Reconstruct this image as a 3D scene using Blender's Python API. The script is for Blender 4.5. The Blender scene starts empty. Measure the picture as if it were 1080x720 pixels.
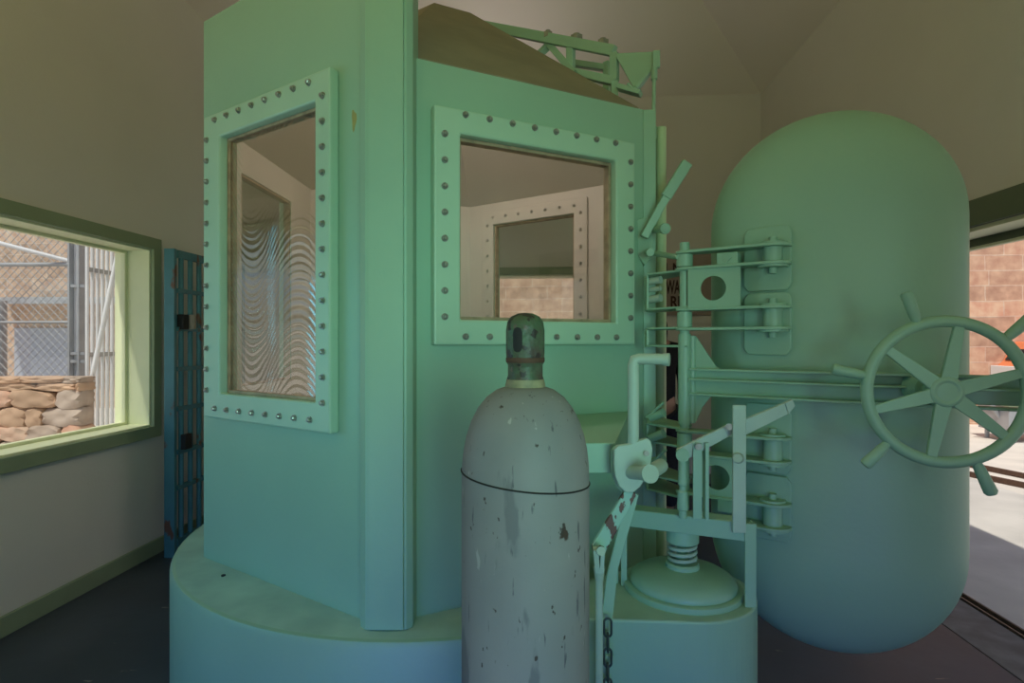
import bpy, bmesh, math, random
from mathutils import Vector, Matrix
random.seed(7)
sc = bpy.context.scene
COL = sc.collection
PI = math.pi

# ------------------------------------------------------------------ camera, sky, sun, exposure
H = 1.42                                   # eye height
YAW = math.atan(39 / 600)                  # camera turned slightly left of the room's long axis
cam = bpy.data.cameras.new('camera')
cam.lens = 20.0; cam.sensor_width = 36.0; cam.clip_start = 0.02; cam.clip_end = 200
camo = bpy.data.objects.new('camera', cam); COL.objects.link(camo)
camo.location = (0, 0, H); camo.rotation_euler = (PI / 2, 0, YAW)
sc.camera = camo

sc.view_settings.view_transform = 'Standard'
sc.view_settings.look = 'None'
sc.view_settings.gamma = 1.0
sc.view_settings.use_curve_mapping = False
sc.view_settings.exposure = 0.0

w = bpy.data.worlds.new('sky'); sc.world = w; w.use_nodes = True
nt = w.node_tree; nt.nodes.clear()
wo = nt.nodes.new('ShaderNodeOutputWorld'); bg = nt.nodes.new('ShaderNodeBackground')
sky = nt.nodes.new('ShaderNodeTexSky'); sky.sky_type = 'NISHITA'; sky.sun_disc = False
sky.sun_elevation = math.radians(55); sky.sun_rotation = math.radians(200)
bg.inputs['Strength'].default_value = 0.10
nt.links.new(sky.outputs[0], bg.inputs[0]); nt.links.new(bg.outputs[0], wo.inputs[0])

def lamp(name, kind, loc, direction, energy, color, **kw):
    l = bpy.data.lights.new(name, kind); l.energy = energy; l.color = color
    for k, v in kw.items(): setattr(l, k, v)
    o = bpy.data.objects.new(name, l); COL.objects.link(o); o.location = loc
    o.rotation_euler = Vector(direction).to_track_quat('-Z', 'Y').to_euler()
    return o
lamp('sun', 'SUN', (0, 0, 12), (0.215, 0.42, -0.86), 3.1, (1.0, 0.97, 0.84), angle=0.01)
# added fills standing in for daylight from an unseen entrance behind the camera
lamp('entrance_fill', 'AREA', (0.8, -1.75, 1.5), (-0.3, 1, 0.0), 3.4, (0.42, 1.0, 0.85), shape='RECTANGLE', size=1.2, size_y=1.2, spread=math.radians(40))
lamp('low_blue_fill', 'AREA', (-0.5, -1.75, 0.5), (0.05, 1, -0.22), 7.5, (0.0, 0.12, 1.0), shape='RECTANGLE', size=3.0, size_y=0.5, spread=math.radians(60))  # added low fill that tints the lower parts blue
# added fill standing in for blue skylight through the near left window
lamp('window_fill', 'AREA', (-2.66, 1.1, 1.45), (1, 0.15, 0.0), 6.5, (0.02, 0.68, 1.0), shape='RECTANGLE', size=0.95, size_y=1.1)
# added upward fills that brighten ceiling and upper walls; no fixtures there
lamp('ceiling_fill', 'AREA', (-0.3, -0.6, 2.6), (0, 0.3, 1), 15, (0.70, 1.0, 0.25), shape='RECTANGLE', size=1.5, size_y=0.5)
lamp('ceiling_fill', 'AREA', (-1.5, 0.0, 2.7), (-0.3, 0.5, 1), 11, (1.0, 0.55, 0.16), shape='RECTANGLE', size=1.2, size_y=0.5)
lamp('ceiling_fill', 'AREA', (-0.6, 4.9, 3.25), (0, -0.2, 1), 3.5, (1.0, 0.85, 0.90), shape='RECTANGLE', size=0.8, size_y=0.4)
# added fills hidden under the chamber roof to brighten its interior
lamp('chamber_fill', 'AREA', (-0.543, 2.851, 2.93), (0, 0, -1), 6, (1.0, 0.95, 0.98), shape='DISK', size=0.16)
lamp('chamber_fill', 'AREA', (-0.543, 2.851, 2.76), (0, 0, 1), 6, (1.0, 0.90, 0.82), shape='DISK', size=0.2)

# ------------------------------------------------------------------ geometry of the view
CA, SA = math.cos(YAW), math.sin(YAW)
def at(u, v, d):
    """point that lies d metres deep along the viewing direction (u, v on the 1080 x 720 frame)"""
    x = (u - 540) / 600 * d; z = H + (360 - v) / 600 * d
    return Vector((x * CA - d * SA, x * SA + d * CA, z))
def cam2w(x, d, z):
    return Vector((x * CA - d * SA, x * SA + d * CA, z))

# ------------------------------------------------------------------ materials
def mat(name, color, rough=0.5, metal=0.0, var=0.0, var_scale=6.0, col2=None, bump=0.0, bump_scale=40.0, spots=None, spec=0.5):
    m = bpy.data.materials.new(name); m.use_nodes = True
    n = m.node_tree; b = n.nodes['Principled BSDF']
    b.inputs['Roughness'].default_value = rough; b.inputs['Metallic'].default_value = metal
    b.inputs['Specular IOR Level'].default_value = spec
    tc = n.nodes.new('ShaderNodeTexCoord')
    geo = tc.outputs['Object']
    out = None
    if var > 0 or col2:
        no = n.nodes.new('ShaderNodeTexNoise'); no.inputs['Scale'].default_value = var_scale; no.inputs['Detail'].default_value = 6
        n.links.new(geo, no.inputs['Vector'])
        r = n.nodes.new('ShaderNodeValToRGB')
        c2 = col2 if col2 else tuple(max(0, c * (1 - var)) for c in color)
        r.color_ramp.elements[0].position = 0.35; r.color_ramp.elements[1].position = 0.65
        r.color_ramp.elements[0].color = (*c2, 1); r.color_ramp.elements[1].color = (*color, 1)
        n.links.new(no.outputs[0], r.inputs[0]); out = r.outputs[0]
    for sp in (spots or []):                 # (colour, scale, threshold, stretch)
        mp = n.nodes.new('ShaderNodeMapping'); mp.inputs['Scale'].default_value = sp[3]
        n.links.new(geo, mp.inputs[0])
        no = n.nodes.new('ShaderNodeTexNoise'); no.inputs['Scale'].default_value = sp[1]; no.inputs['Detail'].default_value = 7
        n.links.new(mp.outputs[0], no.inputs['Vector'])
        r = n.nodes.new('ShaderNodeValToRGB')
        r.color_ramp.elements[0].position = sp[2]; r.color_ramp.elements[1].position = sp[2] + 0.03
        r.color_ramp.elements[0].color = (0, 0, 0, 1); r.color_ramp.elements[1].color = (1, 1, 1, 1)
        n.links.new(no.outputs[0], r.inputs[0])
        mx = n.nodes.new('ShaderNodeMix'); mx.data_type = 'RGBA'
        n.links.new(r.outputs[0], mx.inputs[0])
        if out: n.links.new(out, mx.inputs[6])
        else: mx.inputs[6].default_value = (*color, 1)
        mx.inputs[7].default_value = (*sp[0], 1); out = mx.outputs[2]
    if out: n.links.new(out, b.inputs['Base Color'])
    else: b.inputs['Base Color'].default_value = (*color, 1)
    if bump > 0:
        no = n.nodes.new('ShaderNodeTexNoise'); no.inputs['Scale'].default_value = bump_scale; no.inputs['Detail'].default_value = 4
        n.links.new(geo, no.inputs['Vector'])
        bp = n.nodes.new('ShaderNodeBump'); bp.inputs['Strength'].default_value = bump; bp.inputs['Distance'].default_value = 0.01
        n.links.new(no.outputs[0], bp.inputs['Height']); n.links.new(bp.outputs[0], b.inputs['Normal'])
    return m

def brick_mat(name, c1, c2, mortar, bw, bh, axis='XZ', bump=0.5):
    m = bpy.data.materials.new(name); m.use_nodes = True
    n = m.node_tree; b = n.nodes['Principled BSDF']; b.inputs['Roughness'].default_value = 0.9
    tc = n.nodes.new('ShaderNodeTexCoord'); sp = n.nodes.new('ShaderNodeSeparateXYZ'); cb = n.nodes.new('ShaderNodeCombineXYZ')
    n.links.new(tc.outputs['Object'], sp.inputs[0])
    n.links.new(sp.outputs[axis[0]], cb.inputs[0]); n.links.new(sp.outputs[axis[1]], cb.inputs[1])
    nz = n.nodes.new('ShaderNodeTexNoise'); nz.inputs['Scale'].default_value = 1.5; nz.inputs['Detail'].default_value = 3
    n.links.new(cb.outputs[0], nz.inputs['Vector'])
    va = n.nodes.new('ShaderNodeVectorMath'); va.operation = 'MULTIPLY_ADD'
    n.links.new(nz.outputs['Color'], va.inputs[0]); va.inputs[1].default_value = (0.07, 0.05, 0); n.links.new(cb.outputs[0], va.inputs[2])
    br = n.nodes.new('ShaderNodeTexBrick'); br.inputs['Scale'].default_value = 1.0
    br.inputs['Brick Width'].default_value = bw; br.inputs['Row Height'].default_value = bh
    br.inputs['Mortar Size'].default_value = 0.012; br.inputs['Mortar Smooth'].default_value = 0.6
    br.inputs['Color1'].default_value = (*c1, 1); br.inputs['Color2'].default_value = (*c2, 1); br.inputs['Mortar'].default_value = (*mortar, 1)
    br.offset = 0.5; br.squash = 1.4; br.squash_frequency = 3
    n.links.new(va.outputs[0], br.inputs['Vector'])
    n2 = n.nodes.new('ShaderNodeTexNoise'); n2.inputs['Scale'].default_value = 5; n2.inputs['Detail'].default_value = 6
    n.links.new(cb.outputs[0], n2.inputs['Vector'])
    mx = n.nodes.new('ShaderNodeMix'); mx.data_type = 'RGBA'; mx.blend_type = 'OVERLAY'; mx.inputs[0].default_value = 0.7
    n.links.new(br.outputs['Color'], mx.inputs[6]); n.links.new(n2.outputs[0], mx.inputs[7])
    n.links.new(mx.outputs[2], b.inputs['Base Color'])
    bp = n.nodes.new('ShaderNodeBump'); bp.inputs['Strength'].default_value = bump; bp.inputs['Distance'].default_value = 0.03
    n.links.new(mx.outputs[2], bp.inputs['Height']); n.links.new(bp.outputs[0], b.inputs['Normal'])
    return m

def glass_mat(name, refl_ior=1.5, tint=(0.93, 0.95, 0.92), ripple=False, haze=0.0):
    m = bpy.data.materials.new(name); m.use_nodes = True
    n = m.node_tree; n.nodes.clear()
    o = n.nodes.new('ShaderNodeOutputMaterial')
    tr = n.nodes.new('ShaderNodeBsdfTransparent'); tr.inputs[0].default_value = (*tint, 1)
    gl = n.nodes.new('ShaderNodeBsdfGlossy'); gl.inputs['Roughness'].default_value = 0.0
    fr = n.nodes.new('ShaderNodeFresnel'); fr.inputs[0].default_value = refl_ior
    ms = n.nodes.new('ShaderNodeMixShader')
    ge = n.nodes.new('ShaderNodeNewGeometry'); mi = n.nodes.new('ShaderNodeMix'); mi.data_type = 'FLOAT'
    mi.inputs[2].default_value = refl_ior; mi.inputs[3].default_value = 1 / refl_ior       # same reflectance from either side of the pane
    n.links.new(ge.outputs['Backfacing'], mi.inputs[0]); n.links.new(mi.outputs[0], fr.inputs[0])
    n.links.new(fr.outputs[0], ms.inputs[0]); n.links.new(tr.outputs[0], ms.inputs[1]); n.links.new(gl.outputs[0], ms.inputs[2])
    last = ms.outputs[0]
    if haze:
        df = n.nodes.new('ShaderNodeBsdfDiffuse'); df.inputs[0].default_value = (0.8, 0.8, 0.75, 1)
        m2 = n.nodes.new('ShaderNodeMixShader'); m2.inputs[0].default_value = haze
        n.links.new(last, m2.inputs[1]); n.links.new(df.outputs[0], m2.inputs[2]); last = m2.outputs[0]
    n.links.new(last, o.inputs[0])
    return m, gl, fr

GREEN = (0.295, 0.49, 0.34)
M = {}
M['green'] = mat('mint_paint', GREEN, 0.42, var=0.05, var_scale=2.5, bump=0.05, bump_scale=60)
M['green_worn'] = mat('mint_paint_worn', GREEN, 0.5, var=0.12, var_scale=14, spots=[((0.10, 0.07, 0.05), 22, 0.72, (1, 1, 1))])
M['green_dusty'] = mat('mint_paint_dusty', (0.40, 0.60, 0.48), 0.7, col2=(0.30, 0.46, 0.38), var_scale=5,
                       spots=[((0.12, 0.09, 0.06), 30, 0.78, (1, 1, 1))])
M['green_frame'] = mat('frame_mint_paint', (0.40, 0.60, 0.43), 0.4, var=0.05, var_scale=3, bump=0.05, bump_scale=60)
M['doorway_lit_mint'] = mat('doorway_lit_mint_paint', (0.50, 0.64, 0.36), 0.5, var=0.15, var_scale=5)  # yellowish light from the doorway painted into the mint colour
M['green_light'] = mat('pale_mint_paint', (0.42, 0.54, 0.43), 0.45, var=0.08, var_scale=12, spots=[((0.3, 0.2, 0.1), 26, 0.76, (1, 1, 1))])
M['cap_green'] = mat('lever_paint_red_worn', (0.34, 0.58, 0.46), 0.55, var=0.1, spots=[((0.13, 0.055, 0.04), 40, 0.54, (1, 1, 0.5))])
M['worn'] = mat('bare_yellow_primer', (0.40, 0.36, 0.12), 0.7, var=0.2, var_scale=40)
M['beige'] = mat('interior_enamel', (0.60, 0.55, 0.46), 0.55, var=0.06, var_scale=4)
M['gasket'] = mat('old_putty', (0.45, 0.33, 0.20), 0.7, var=0.4, var_scale=20)
M['roof'] = mat('dusty_roof_paint', (0.28, 0.235, 0.15), 0.85, col2=(0.23, 0.195, 0.125), var_scale=5)
M['bolt'] = mat('aged_steel', (0.36, 0.37, 0.32), 0.3, metal=0.5, var=0.3, var_scale=50)
M['bolt_in'] = mat('painted_bolt', (0.50, 0.455, 0.385), 0.6)
M['wall'] = mat('plaster', (0.70, 0.68, 0.61), 0.85, var=0.04, var_scale=1.5, bump=0.1, bump_scale=60)
M['ceiling'] = mat('ceiling_plaster', (0.82, 0.77, 0.67), 0.9, var=0.03, var_scale=1.2)
M['trim'] = mat('olive_trim', (0.27, 0.34, 0.21), 0.6, var=0.08, var_scale=6)
M['trim_dark'] = mat('dark_green_trim', (0.13, 0.17, 0.10), 0.6, var=0.1)
M['jamb'] = mat('pale_jamb', (0.78, 0.82, 0.55), 0.6, var=0.05)
M['floor'] = mat('floor_concrete', (0.052, 0.068, 0.095), 0.5, col2=(0.038, 0.047, 0.062), var_scale=1.8, bump=0.12, bump_scale=12,
                 spots=[((0.22, 0.2, 0.18), 7, 0.70, (1, 4, 1))])
M['sill'] = mat('worn_sill', (0.20, 0.20, 0.20), 0.7, col2=(0.13, 0.12, 0.12), var_scale=8)
M['apron'] = mat('apron_concrete', (0.66, 0.62, 0.58), 0.9, var=0.2, var_scale=2, bump=0.2, bump_scale=20)
M['steel'] = mat('rail_steel', (0.12, 0.10, 0.08), 0.5, metal=0.4)
M['ground'] = mat('pale_ground', (0.78, 0.71, 0.64), 0.95, var=0.12, var_scale=3, bump=0.3, bump_scale=30)
M['cyl'] = mat('grey_cylinder_paint', (0.27, 0.265, 0.255), 0.6, col2=(0.21, 0.21, 0.21), var_scale=3.5, bump=0.12, bump_scale=25,
               spots=[((0.16, 0.16, 0.165), 12, 0.60, (1, 1, 0.25)), ((0.36, 0.35, 0.33), 55, 0.68, (1, 1, 0.3)),
                      ((0.05, 0.035, 0.028), 70, 0.675, (1, 1, 0.6)), ((0.06, 0.035, 0.025), 26, 0.69, (1, 1, 0.5)), ((0.10, 0.10, 0.11), 90, 0.66, (1, 1, 0.12))])
M['cap'] = mat('rusty_cap', (0.06, 0.125, 0.06), 0.5, col2=(0.065, 0.045, 0.035), var_scale=22, bump=0.3, bump_scale=90,
               spots=[((0.12, 0.09, 0.07), 70, 0.62, (1, 1, 1)), ((0.03, 0.022, 0.018), 45, 0.56, (1, 1, 1))])
M['black'] = mat('black', (0.012, 0.012, 0.012), 0.7)
M['ring'] = mat('brass_ring', (0.33, 0.30, 0.17), 0.6, var=0.4, var_scale=40)
M['rust'] = mat('rust', (0.10, 0.05, 0.03), 0.8, var=0.3, var_scale=30)
M['teal'] = mat('teal_bars_paint', (0.055, 0.20, 0.24), 0.5, var=0.15, var_scale=8, spots=[((0.13, 0.06, 0.035), 9, 0.64, (1, 1, 0.4))])
M['sand'] = brick_mat('sandstone_blocks', (0.62, 0.44, 0.32), (0.46, 0.33, 0.24), (0.62, 0.50, 0.40), 0.62, 0.26)
M['sand_side'] = brick_mat('sandstone_blocks_side', (0.46, 0.34, 0.25), (0.36, 0.27, 0.20), (0.50, 0.41, 0.33), 0.62, 0.26, axis='YZ')
M['sand_dark'] = brick_mat('pink_sandstone', (0.74, 0.44, 0.30), (0.54, 0.32, 0.22), (0.70, 0.50, 0.38), 0.62, 0.27)
M['galv'] = mat('galvanised_steel', (0.42, 0.43, 0.45), 0.5, metal=0.3, var=0.15)
M['white_steel'] = mat('white_painted_steel', (0.80, 0.81, 0.84), 0.5, var=0.08)
M['panel_blue'] = mat('blue_grey_sheet', (0.42, 0.45, 0.52), 0.7, var=0.08)
M['rubble'] = mat('rubble_stone', (0.66, 0.44, 0.30), 0.95, col2=(0.46, 0.31, 0.21), var_scale=3, bump=0.6, bump_scale=9)
M['rubble2'] = mat('rubble_stone_red', (0.66, 0.37, 0.26), 0.95, col2=(0.55, 0.40, 0.30), var_scale=3, bump=0.6, bump_scale=9)
M['rubble3'] = mat('rubble_stone_grey', (0.52, 0.42, 0.35), 0.95, col2=(0.36, 0.27, 0.21), var_scale=3, bump=0.6, bump_scale=9)
M['orange'] = mat('orange_paint', (0.75, 0.22, 0.09), 0.4)
M['white'] = mat('white_paint', (0.75, 0.75, 0.75), 0.5)
M['skin'] = mat('skin', (0.45, 0.26, 0.19), 0.6)
M['hair'] = mat('dark_hair', (0.012, 0.010, 0.010), 0.6)
M['jacket'] = mat('black_cloth', (0.008, 0.008, 0.010), 0.9)
M['trousers'] = mat('navy_cloth', (0.010, 0.012, 0.022), 0.9)
M['paper'] = mat('aged_board', (0.36, 0.29, 0.235), 0.8, var=0.08, var_scale=5)
M['ink'] = mat('dark_red_ink', (0.05, 0.02, 0.015), 0.8)
M['chain'] = mat('dark_chain', (0.06, 0.08, 0.075), 0.5, metal=0.5)

# ------------------------------------------------------------------ mesh helpers
def obj(name, bm, m, parent=None, smooth=False, bevel=0.0, kind=None, flip=False):
    me = bpy.data.meshes.new(name)
    bmesh.ops.recalc_face_normals(bm, faces=bm.faces)
    bm.to_mesh(me); bm.free()
    for mm in (m if isinstance(m, (list, tuple)) else [m]): me.materials.append(mm)
    if smooth:
        for p in me.polygons: p.use_smooth = True
        try: me.set_sharp_from_angle(angle=math.radians(40))
        except Exception: pass
    o = bpy.data.objects.new(name, me); COL.objects.link(o)
    if parent:
        o.parent = parent
        if parent.type == 'EMPTY': o.location = -parent.location     # meshes are written in world coordinates
    if bevel:
        b = o.modifiers.new('bevel', 'BEVEL'); b.width = bevel; b.segments = 2; b.limit_method = 'ANGLE'; b.angle_limit = math.radians(40)
    if kind: o['kind'] = kind
    return o
def thing(name, label, cat, loc=(0, 0, 0), group=None):
    o = bpy.data.objects.new(name, None); COL.objects.link(o); o.location = loc; o.empty_display_size = 0.1
    o['label'] = label; o['category'] = cat
    if group: o['group'] = group
    return o
def tag(o, label, cat, group=None):
    o['label'] = label; o['category'] = cat
    if group: o['group'] = group
    return o
NB = bmesh.new
def box(bm, lo, hi, mi=0):
    x0, y0, z0 = lo; x1, y1, z1 = hi
    v = [bm.verts.new(p) for p in ((x0,y0,z0),(x1,y0,z0),(x1,y1,z0),(x0,y1,z0),(x0,y0,z1),(x1,y0,z1),(x1,y1,z1),(x0,y1,z1))]
    for f in ((3,2,1,0),(4,5,6,7),(0,1,5,4),(1,2,6,5),(2,3,7,6),(3,0,4,7)):
        bm.faces.new([v[i] for i in f]).material_index = mi
def prism(bm, pts, ext, mi=0, both=None):
    """extrude polygon pts (3D) by vector ext"""
    a = [bm.verts.new(p) for p in pts]; b = [bm.verts.new(Vector(p) + Vector(ext)) for p in pts]
    bm.faces.new(a).material_index = mi; bm.faces.new(b[::-1]).material_index = mi
    for i in range(len(a)):
        j = (i + 1) % len(a); bm.faces.new((a[i], b[i], b[j], a[j])).material_index = mi
def bar(bm, p, q, wid, thk, up=(0, 0, 1)):
    """rectangular bar from p to q; wid measured along 'up', thk across"""
    p, q = Vector(p), Vector(q); d = (q - p).normalized(); s = d.cross(Vector(up)).normalized(); u = s.cross(d).normalized()
    c = [p + u * a * wid / 2 + s * b * thk / 2 for a, b in ((-1,-1),(1,-1),(1,1),(-1,1))]
    prism(bm, c, q - p)
def frame_of(d):
    d = d.normalized(); t = Vector((0, 0, 1)) if abs(d.z) < 0.9 else Vector((1, 0, 0))
    s = d.cross(t).normalized(); return s, d.cross(s).normalized()
def cyl(bm, p, q, r, r2=None, seg=20):
    p, q = Vector(p), Vector(q); s, t = frame_of(q - p); r2 = r if r2 is None else r2
    a = [bm.verts.new(p + (s * math.cos(2*PI*i/seg) + t * math.sin(2*PI*i/seg)) * r) for i in range(seg)]
    b = [bm.verts.new(q + (s * math.cos(2*PI*i/seg) + t * math.sin(2*PI*i/seg)) * r2) for i in range(seg)]
    bm.faces.new(a); bm.faces.new(b[::-1])
    for i in range(seg): bm.faces.new((a[i], b[i], b[(i+1)%seg], a[(i+1)%seg]))
def tube(bm, pts, r, seg=10, closed=False):
    pts = [Vector(p) for p in pts]; n = len(pts); rings = []; prev = None
    for i in range(n):
        if closed: d = pts[(i+1)%n] - pts[i-1]
        else: d = pts[min(i+1, n-1)] - pts[max(i-1, 0)]
        d.normalize()
        if prev is None: s, t = frame_of(d)
        else:
            s = (prev - d * prev.dot(d)).normalized(); t = d.cross(s)
        prev = s
        rr = r(i / (n - 1)) if callable(r) else r
        rings.append([bm.verts.new(pts[i] + (s * math.cos(2*PI*k/seg) + t * math.sin(2*PI*k/seg)) * rr) for k in range(seg)])
    for i in range(n if closed else n - 1):
        a, b = rings[i], rings[(i+1)%n]
        for k in range(seg): bm.faces.new((a[k], b[k], b[(k+1)%seg], a[(k+1)%seg]))
    if not closed: bm.faces.new(rings[0]); bm.faces.new(rings[-1][::-1])
def lathe(bm, prof, c, seg=48, axis=(0, 0, 1)):
    c = Vector(c); ax = Vector(axis).normalized(); s, t = frame_of(ax)
    rings = []
    for r, z in prof:
        if r < 1e-6: rings.append([bm.verts.new(c + ax * z)])
        else: rings.append([bm.verts.new(c + ax * z + (s * math.cos(2*PI*k/seg) + t * math.sin(2*PI*k/seg)) * r) for k in range(seg)])
    for a, b in zip(rings, rings[1:]):
        for k in range(seg):
            j = (k + 1) % seg
            if len(a) == 1 and len(b) == 1: continue
            if len(a) == 1: bm.faces.new((a[0], b[k], b[j]))
            elif len(b) == 1: bm.faces.new((a[k], b[0], a[j]))
            else: bm.faces.new((a[k], b[k], b[j], a[j]))
    if len(rings[0]) > 1: bm.faces.new(rings[0])
    if len(rings[-1]) > 1: bm.faces.new(rings[-1][::-1])
def panel(bm, org, d, n, ts, zs, skip, thk, mi_front=0, mi_back=0, mi_edge=0):
    """wall panel; org + d*t, height z, outward normal n, thickness inward; skip = set of (i,j) cells left open"""
    org, d, n = Vector(org), Vector(d), Vector(n)
    F, B = {}, {}
    for i, t in enumerate(ts):
        for j, z in enumerate(zs):
            p = org + d * t; p.z = z
            F[i, j] = bm.verts.new(p); B[i, j] = bm.verts.new(p - n * thk)
    nt_, nz_ = len(ts) - 1, len(zs) - 1
    solid = lambda i, j: 0 <= i < nt_ and 0 <= j < nz_ and (i, j) not in skip
    for i in range(nt_):
        for j in range(nz_):
            if not solid(i, j): continue
            q = [(i, j), (i+1, j), (i+1, j+1), (i, j+1)]
            bm.faces.new([F[k] for k in q]).material_index = mi_front
            bm.faces.new([B[k] for k in q[::-1]]).material_index = mi_back
            for (a, b, ni, nj) in ((q[0], q[1], i, j-1), (q[1], q[2], i+1, j), (q[2], q[3], i, j+1), (q[3], q[0], i-1, j)):
                if not solid(ni, nj): bm.faces.new((F[a], F[b], B[b], B[a])).material_index = mi_edge
def struct(name, bm, m, parent=None, **k):
    o = obj(name, bm, m, parent, **k)
    if not parent: o['kind'] = 'structure'
    return o

# ------------------------------------------------------------------ the room
XL, XR, YB, YF, ZC = -2.63, 2.10, 5.80, -1.90, 3.88
# floor with joints towards the doorway
bm = NB(); box(bm, (XL - 0.3, YF, -0.12), (1.97, YB + 0.3, 0)); struct('floor', bm, M['floor'])
bm = NB(); box(bm, (1.985, YF, -0.12), (2.265, YB + 0.3, -0.004)); struct('trim_1', bm, M['sill'])            # sill strip under the doorway
bm = NB()
box(bm, (2.275, YF, -0.12), (2.33, YB, -0.03)); box(bm, (2.275, YF, -0.12), (2.285, YB, 0.004)); box(bm, (2.322, YF, -0.12), (2.332, YB, 0.004))
struct('trim_2', bm, M['steel'])                                                                                # door track channel
bm = NB(); box(bm, (2.34, -8, -0.12), (4.4, 14, -0.006)); struct('trim_3', bm, M['apron'])                     # concrete apron outside
bm = NB(); box(bm, (-30, -30, -0.3), (40, 50, -0.05)); struct('ground', bm, M['ground'])
bm = NB()
ya, yb, za, zb = 0.6, 3.60, 0.86, 2.03
panel(bm, (XL, 0, 0), (0, 1, 0), (1, 0, 0), [YF, ya, yb, YB], [0, za, zb, ZC], {(1, 1)}, 0.24); struct('wall_left', bm, M['wall'])
bm = NB(); panel(bm, (XR, 0, 0), (0, 1, 0), (-1, 0, 0), [YF, 0.9, 4.3, YB], [0, 1.985, ZC], {(1, 0)}, 0.17); struct('wall_right', bm, M['wall'])
bx0, bx1, bz0, bz1 = -1.75, 0.62, 0.90, 2.10
bm = NB(); panel(bm, (0, YB, 0), (1, 0, 0), (0, -1, 0), [XL - 0.28, bx0, bx1, XR + 0.17], [0, bz0, bz1, ZC], {(1, 1)}, 0.28); struct('wall_back', bm, M['wall'])
bm = NB(); panel(bm, (0, YF, 0), (1, 0, 0), (0, 1, 0), [XL - 0.28, -1.9, 1.6, XR + 0.17], [0, 2.35, ZC], {(1, 0)}, 0.2); struct('wall_front', bm, M['wall'])
# hipped plaster ceiling, with unseen left eaves sized to keep sun off the floor
bm = NB()
def ring(x0, x1, y0, y1, z): return [bm.verts.new(p) for p in ((x0,y0,z),(x1,y0,z),(x1,y1,z),(x0,y1,z))]
s_ = 1.35; hz = 0.85
lo = [ring(XL, XR, YF, YB, ZC), ring(XL + s_, XR - s_, YF + s_, YB - s_, ZC + hz)]
up = [ring(XL - 0.75, XR + 0.17, YF - 0.2, YB + 0.3, ZC), ring(XL - 0.75, XR + 0.17, YF - 0.2, YB + 0.3, ZC + 0.12), ring(XL + s_, XR - s_, YF + s_, YB - s_, ZC + hz + 0.12)]
for a, b in ((lo[0], lo[1]), (lo[0], up[0]), (up[0], up[1]), (up[1], up[2])):
    for i in range(4): bm.faces.new((a[i], a[(i+1)%4], b[(i+1)%4], b[i]))
bm.faces.new(lo[1]); bm.faces.new(up[2])
struct('ceiling', bm, M['ceiling'])
# baseboards
bm = NB(); box(bm, (XL, YF, 0), (XL + 0.02, YB, 0.10)); struct('baseboard_left', bm, M['trim'], bevel=0.004)
bm = NB(); box(bm, (XL, YB - 0.02, 0), (XR, YB, 0.10)); struct('baseboard_back', bm, M['trim'], bevel=0.004)

g_clear, _, _ = glass_mat('window_glass', 1.45, (0.98, 0.985, 0.98))
# window 1, left wall
bm = NB(); tw = 0.075
panel(bm, (XL + 0.025, 0, 0), (0, 1, 0), (1, 0, 0), [ya - tw, ya, yb, yb + tw], [za - tw, za, zb, zb + tw], {(1, 1)}, 0.024)
w1 = struct('window_1', bm, M['trim'], bevel=0.003)
bm = NB()
panel(bm, (XL - 0.0, 0, 0), (0, 1, 0), (1, 0, 0), [ya, ya + 0.012, yb - 0.012, yb], [za, za + 0.012, zb - 0.012, zb], {(1, 1)}, 0.239)
panel(bm, (XL - 0.15, 0, 0), (0, 1, 0), (1, 0, 0), [ya + 0.012, ya + 0.035, yb - 0.035, yb - 0.012], [za + 0.012, za + 0.03, zb - 0.03, zb - 0.012], {(1, 1)}, 0.04)
struct('window_frame', bm, M['jamb'], w1, bevel=0.002)
bm = NB(); box(bm, (XL - 0.172, ya + 0.03, za + 0.025), (XL - 0.168, yb - 0.03, zb - 0.025)); struct('window_pane', bm, g_clear, w1)
# window 2, back wall
bm = NB()
panel(bm, (0, YB - 0.025, 0), (1, 0, 0), (0, -1, 0), [bx0 - tw, bx0, bx1, bx1 + tw], [bz0 - tw, bz0, bz1, bz1 + tw], {(1, 1)}, 0.024)
w2 = struct('window_2', bm, M['trim'], bevel=0.003)
bm = NB()
panel(bm, (0, YB, 0), (1, 0, 0), (0, -1, 0), [bx0, bx0 + 0.012, bx1 - 0.012, bx1], [bz0, bz0 + 0.012, bz1 - 0.012, bz1], {(1, 1)}, 0.25)
struct('window_frame', bm, M['jamb'], w2)
bm = NB(); box(bm, (bx0 + 0.01, YB + 0.138, bz0 + 0.01), (bx1 - 0.01, YB + 0.142, bz1 - 0.01)); struct('window_pane', bm, g_clear, w2)
# wide doorway in the right wall: header trim, track and jambs
bm = NB(); box(bm, (XR - 0.03, 0.8, 1.985), (XR - 0.001, 4.4, 2.115)); box(bm, (XR - 0.03, 0.8, 0), (XR - 0.001, 0.9, 1.985)); box(bm, (XR - 0.03, 4.3, 0), (XR - 0.001, 4.4, 1.985))
d1 = struct('door_1', bm, M['trim_dark'], bevel=0.003)
bm = NB(); box(bm, (XR - 0.002, 0.9, 1.965), (XR + 0.16, 4.3, 1.984)); struct('door_header', bm, M['jamb'], d1)
bm = NB(); box(bm, (XR + 0.185, 0.9, 1.93), (XR + 0.21, 4.3, 2.12)); box(bm, (XR + 0.175, 2.78, 1.93), (XR + 0.184, 2.82, 2.12)); struct('door_track', bm, M['trim_dark'], d1)
bm = NB(); box(bm, (XR + 0.18, 0.9, 1.915), (XR + 0.215, 4.3, 1.929)); struct('track_lip', bm, M['jamb'], d1)

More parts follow.
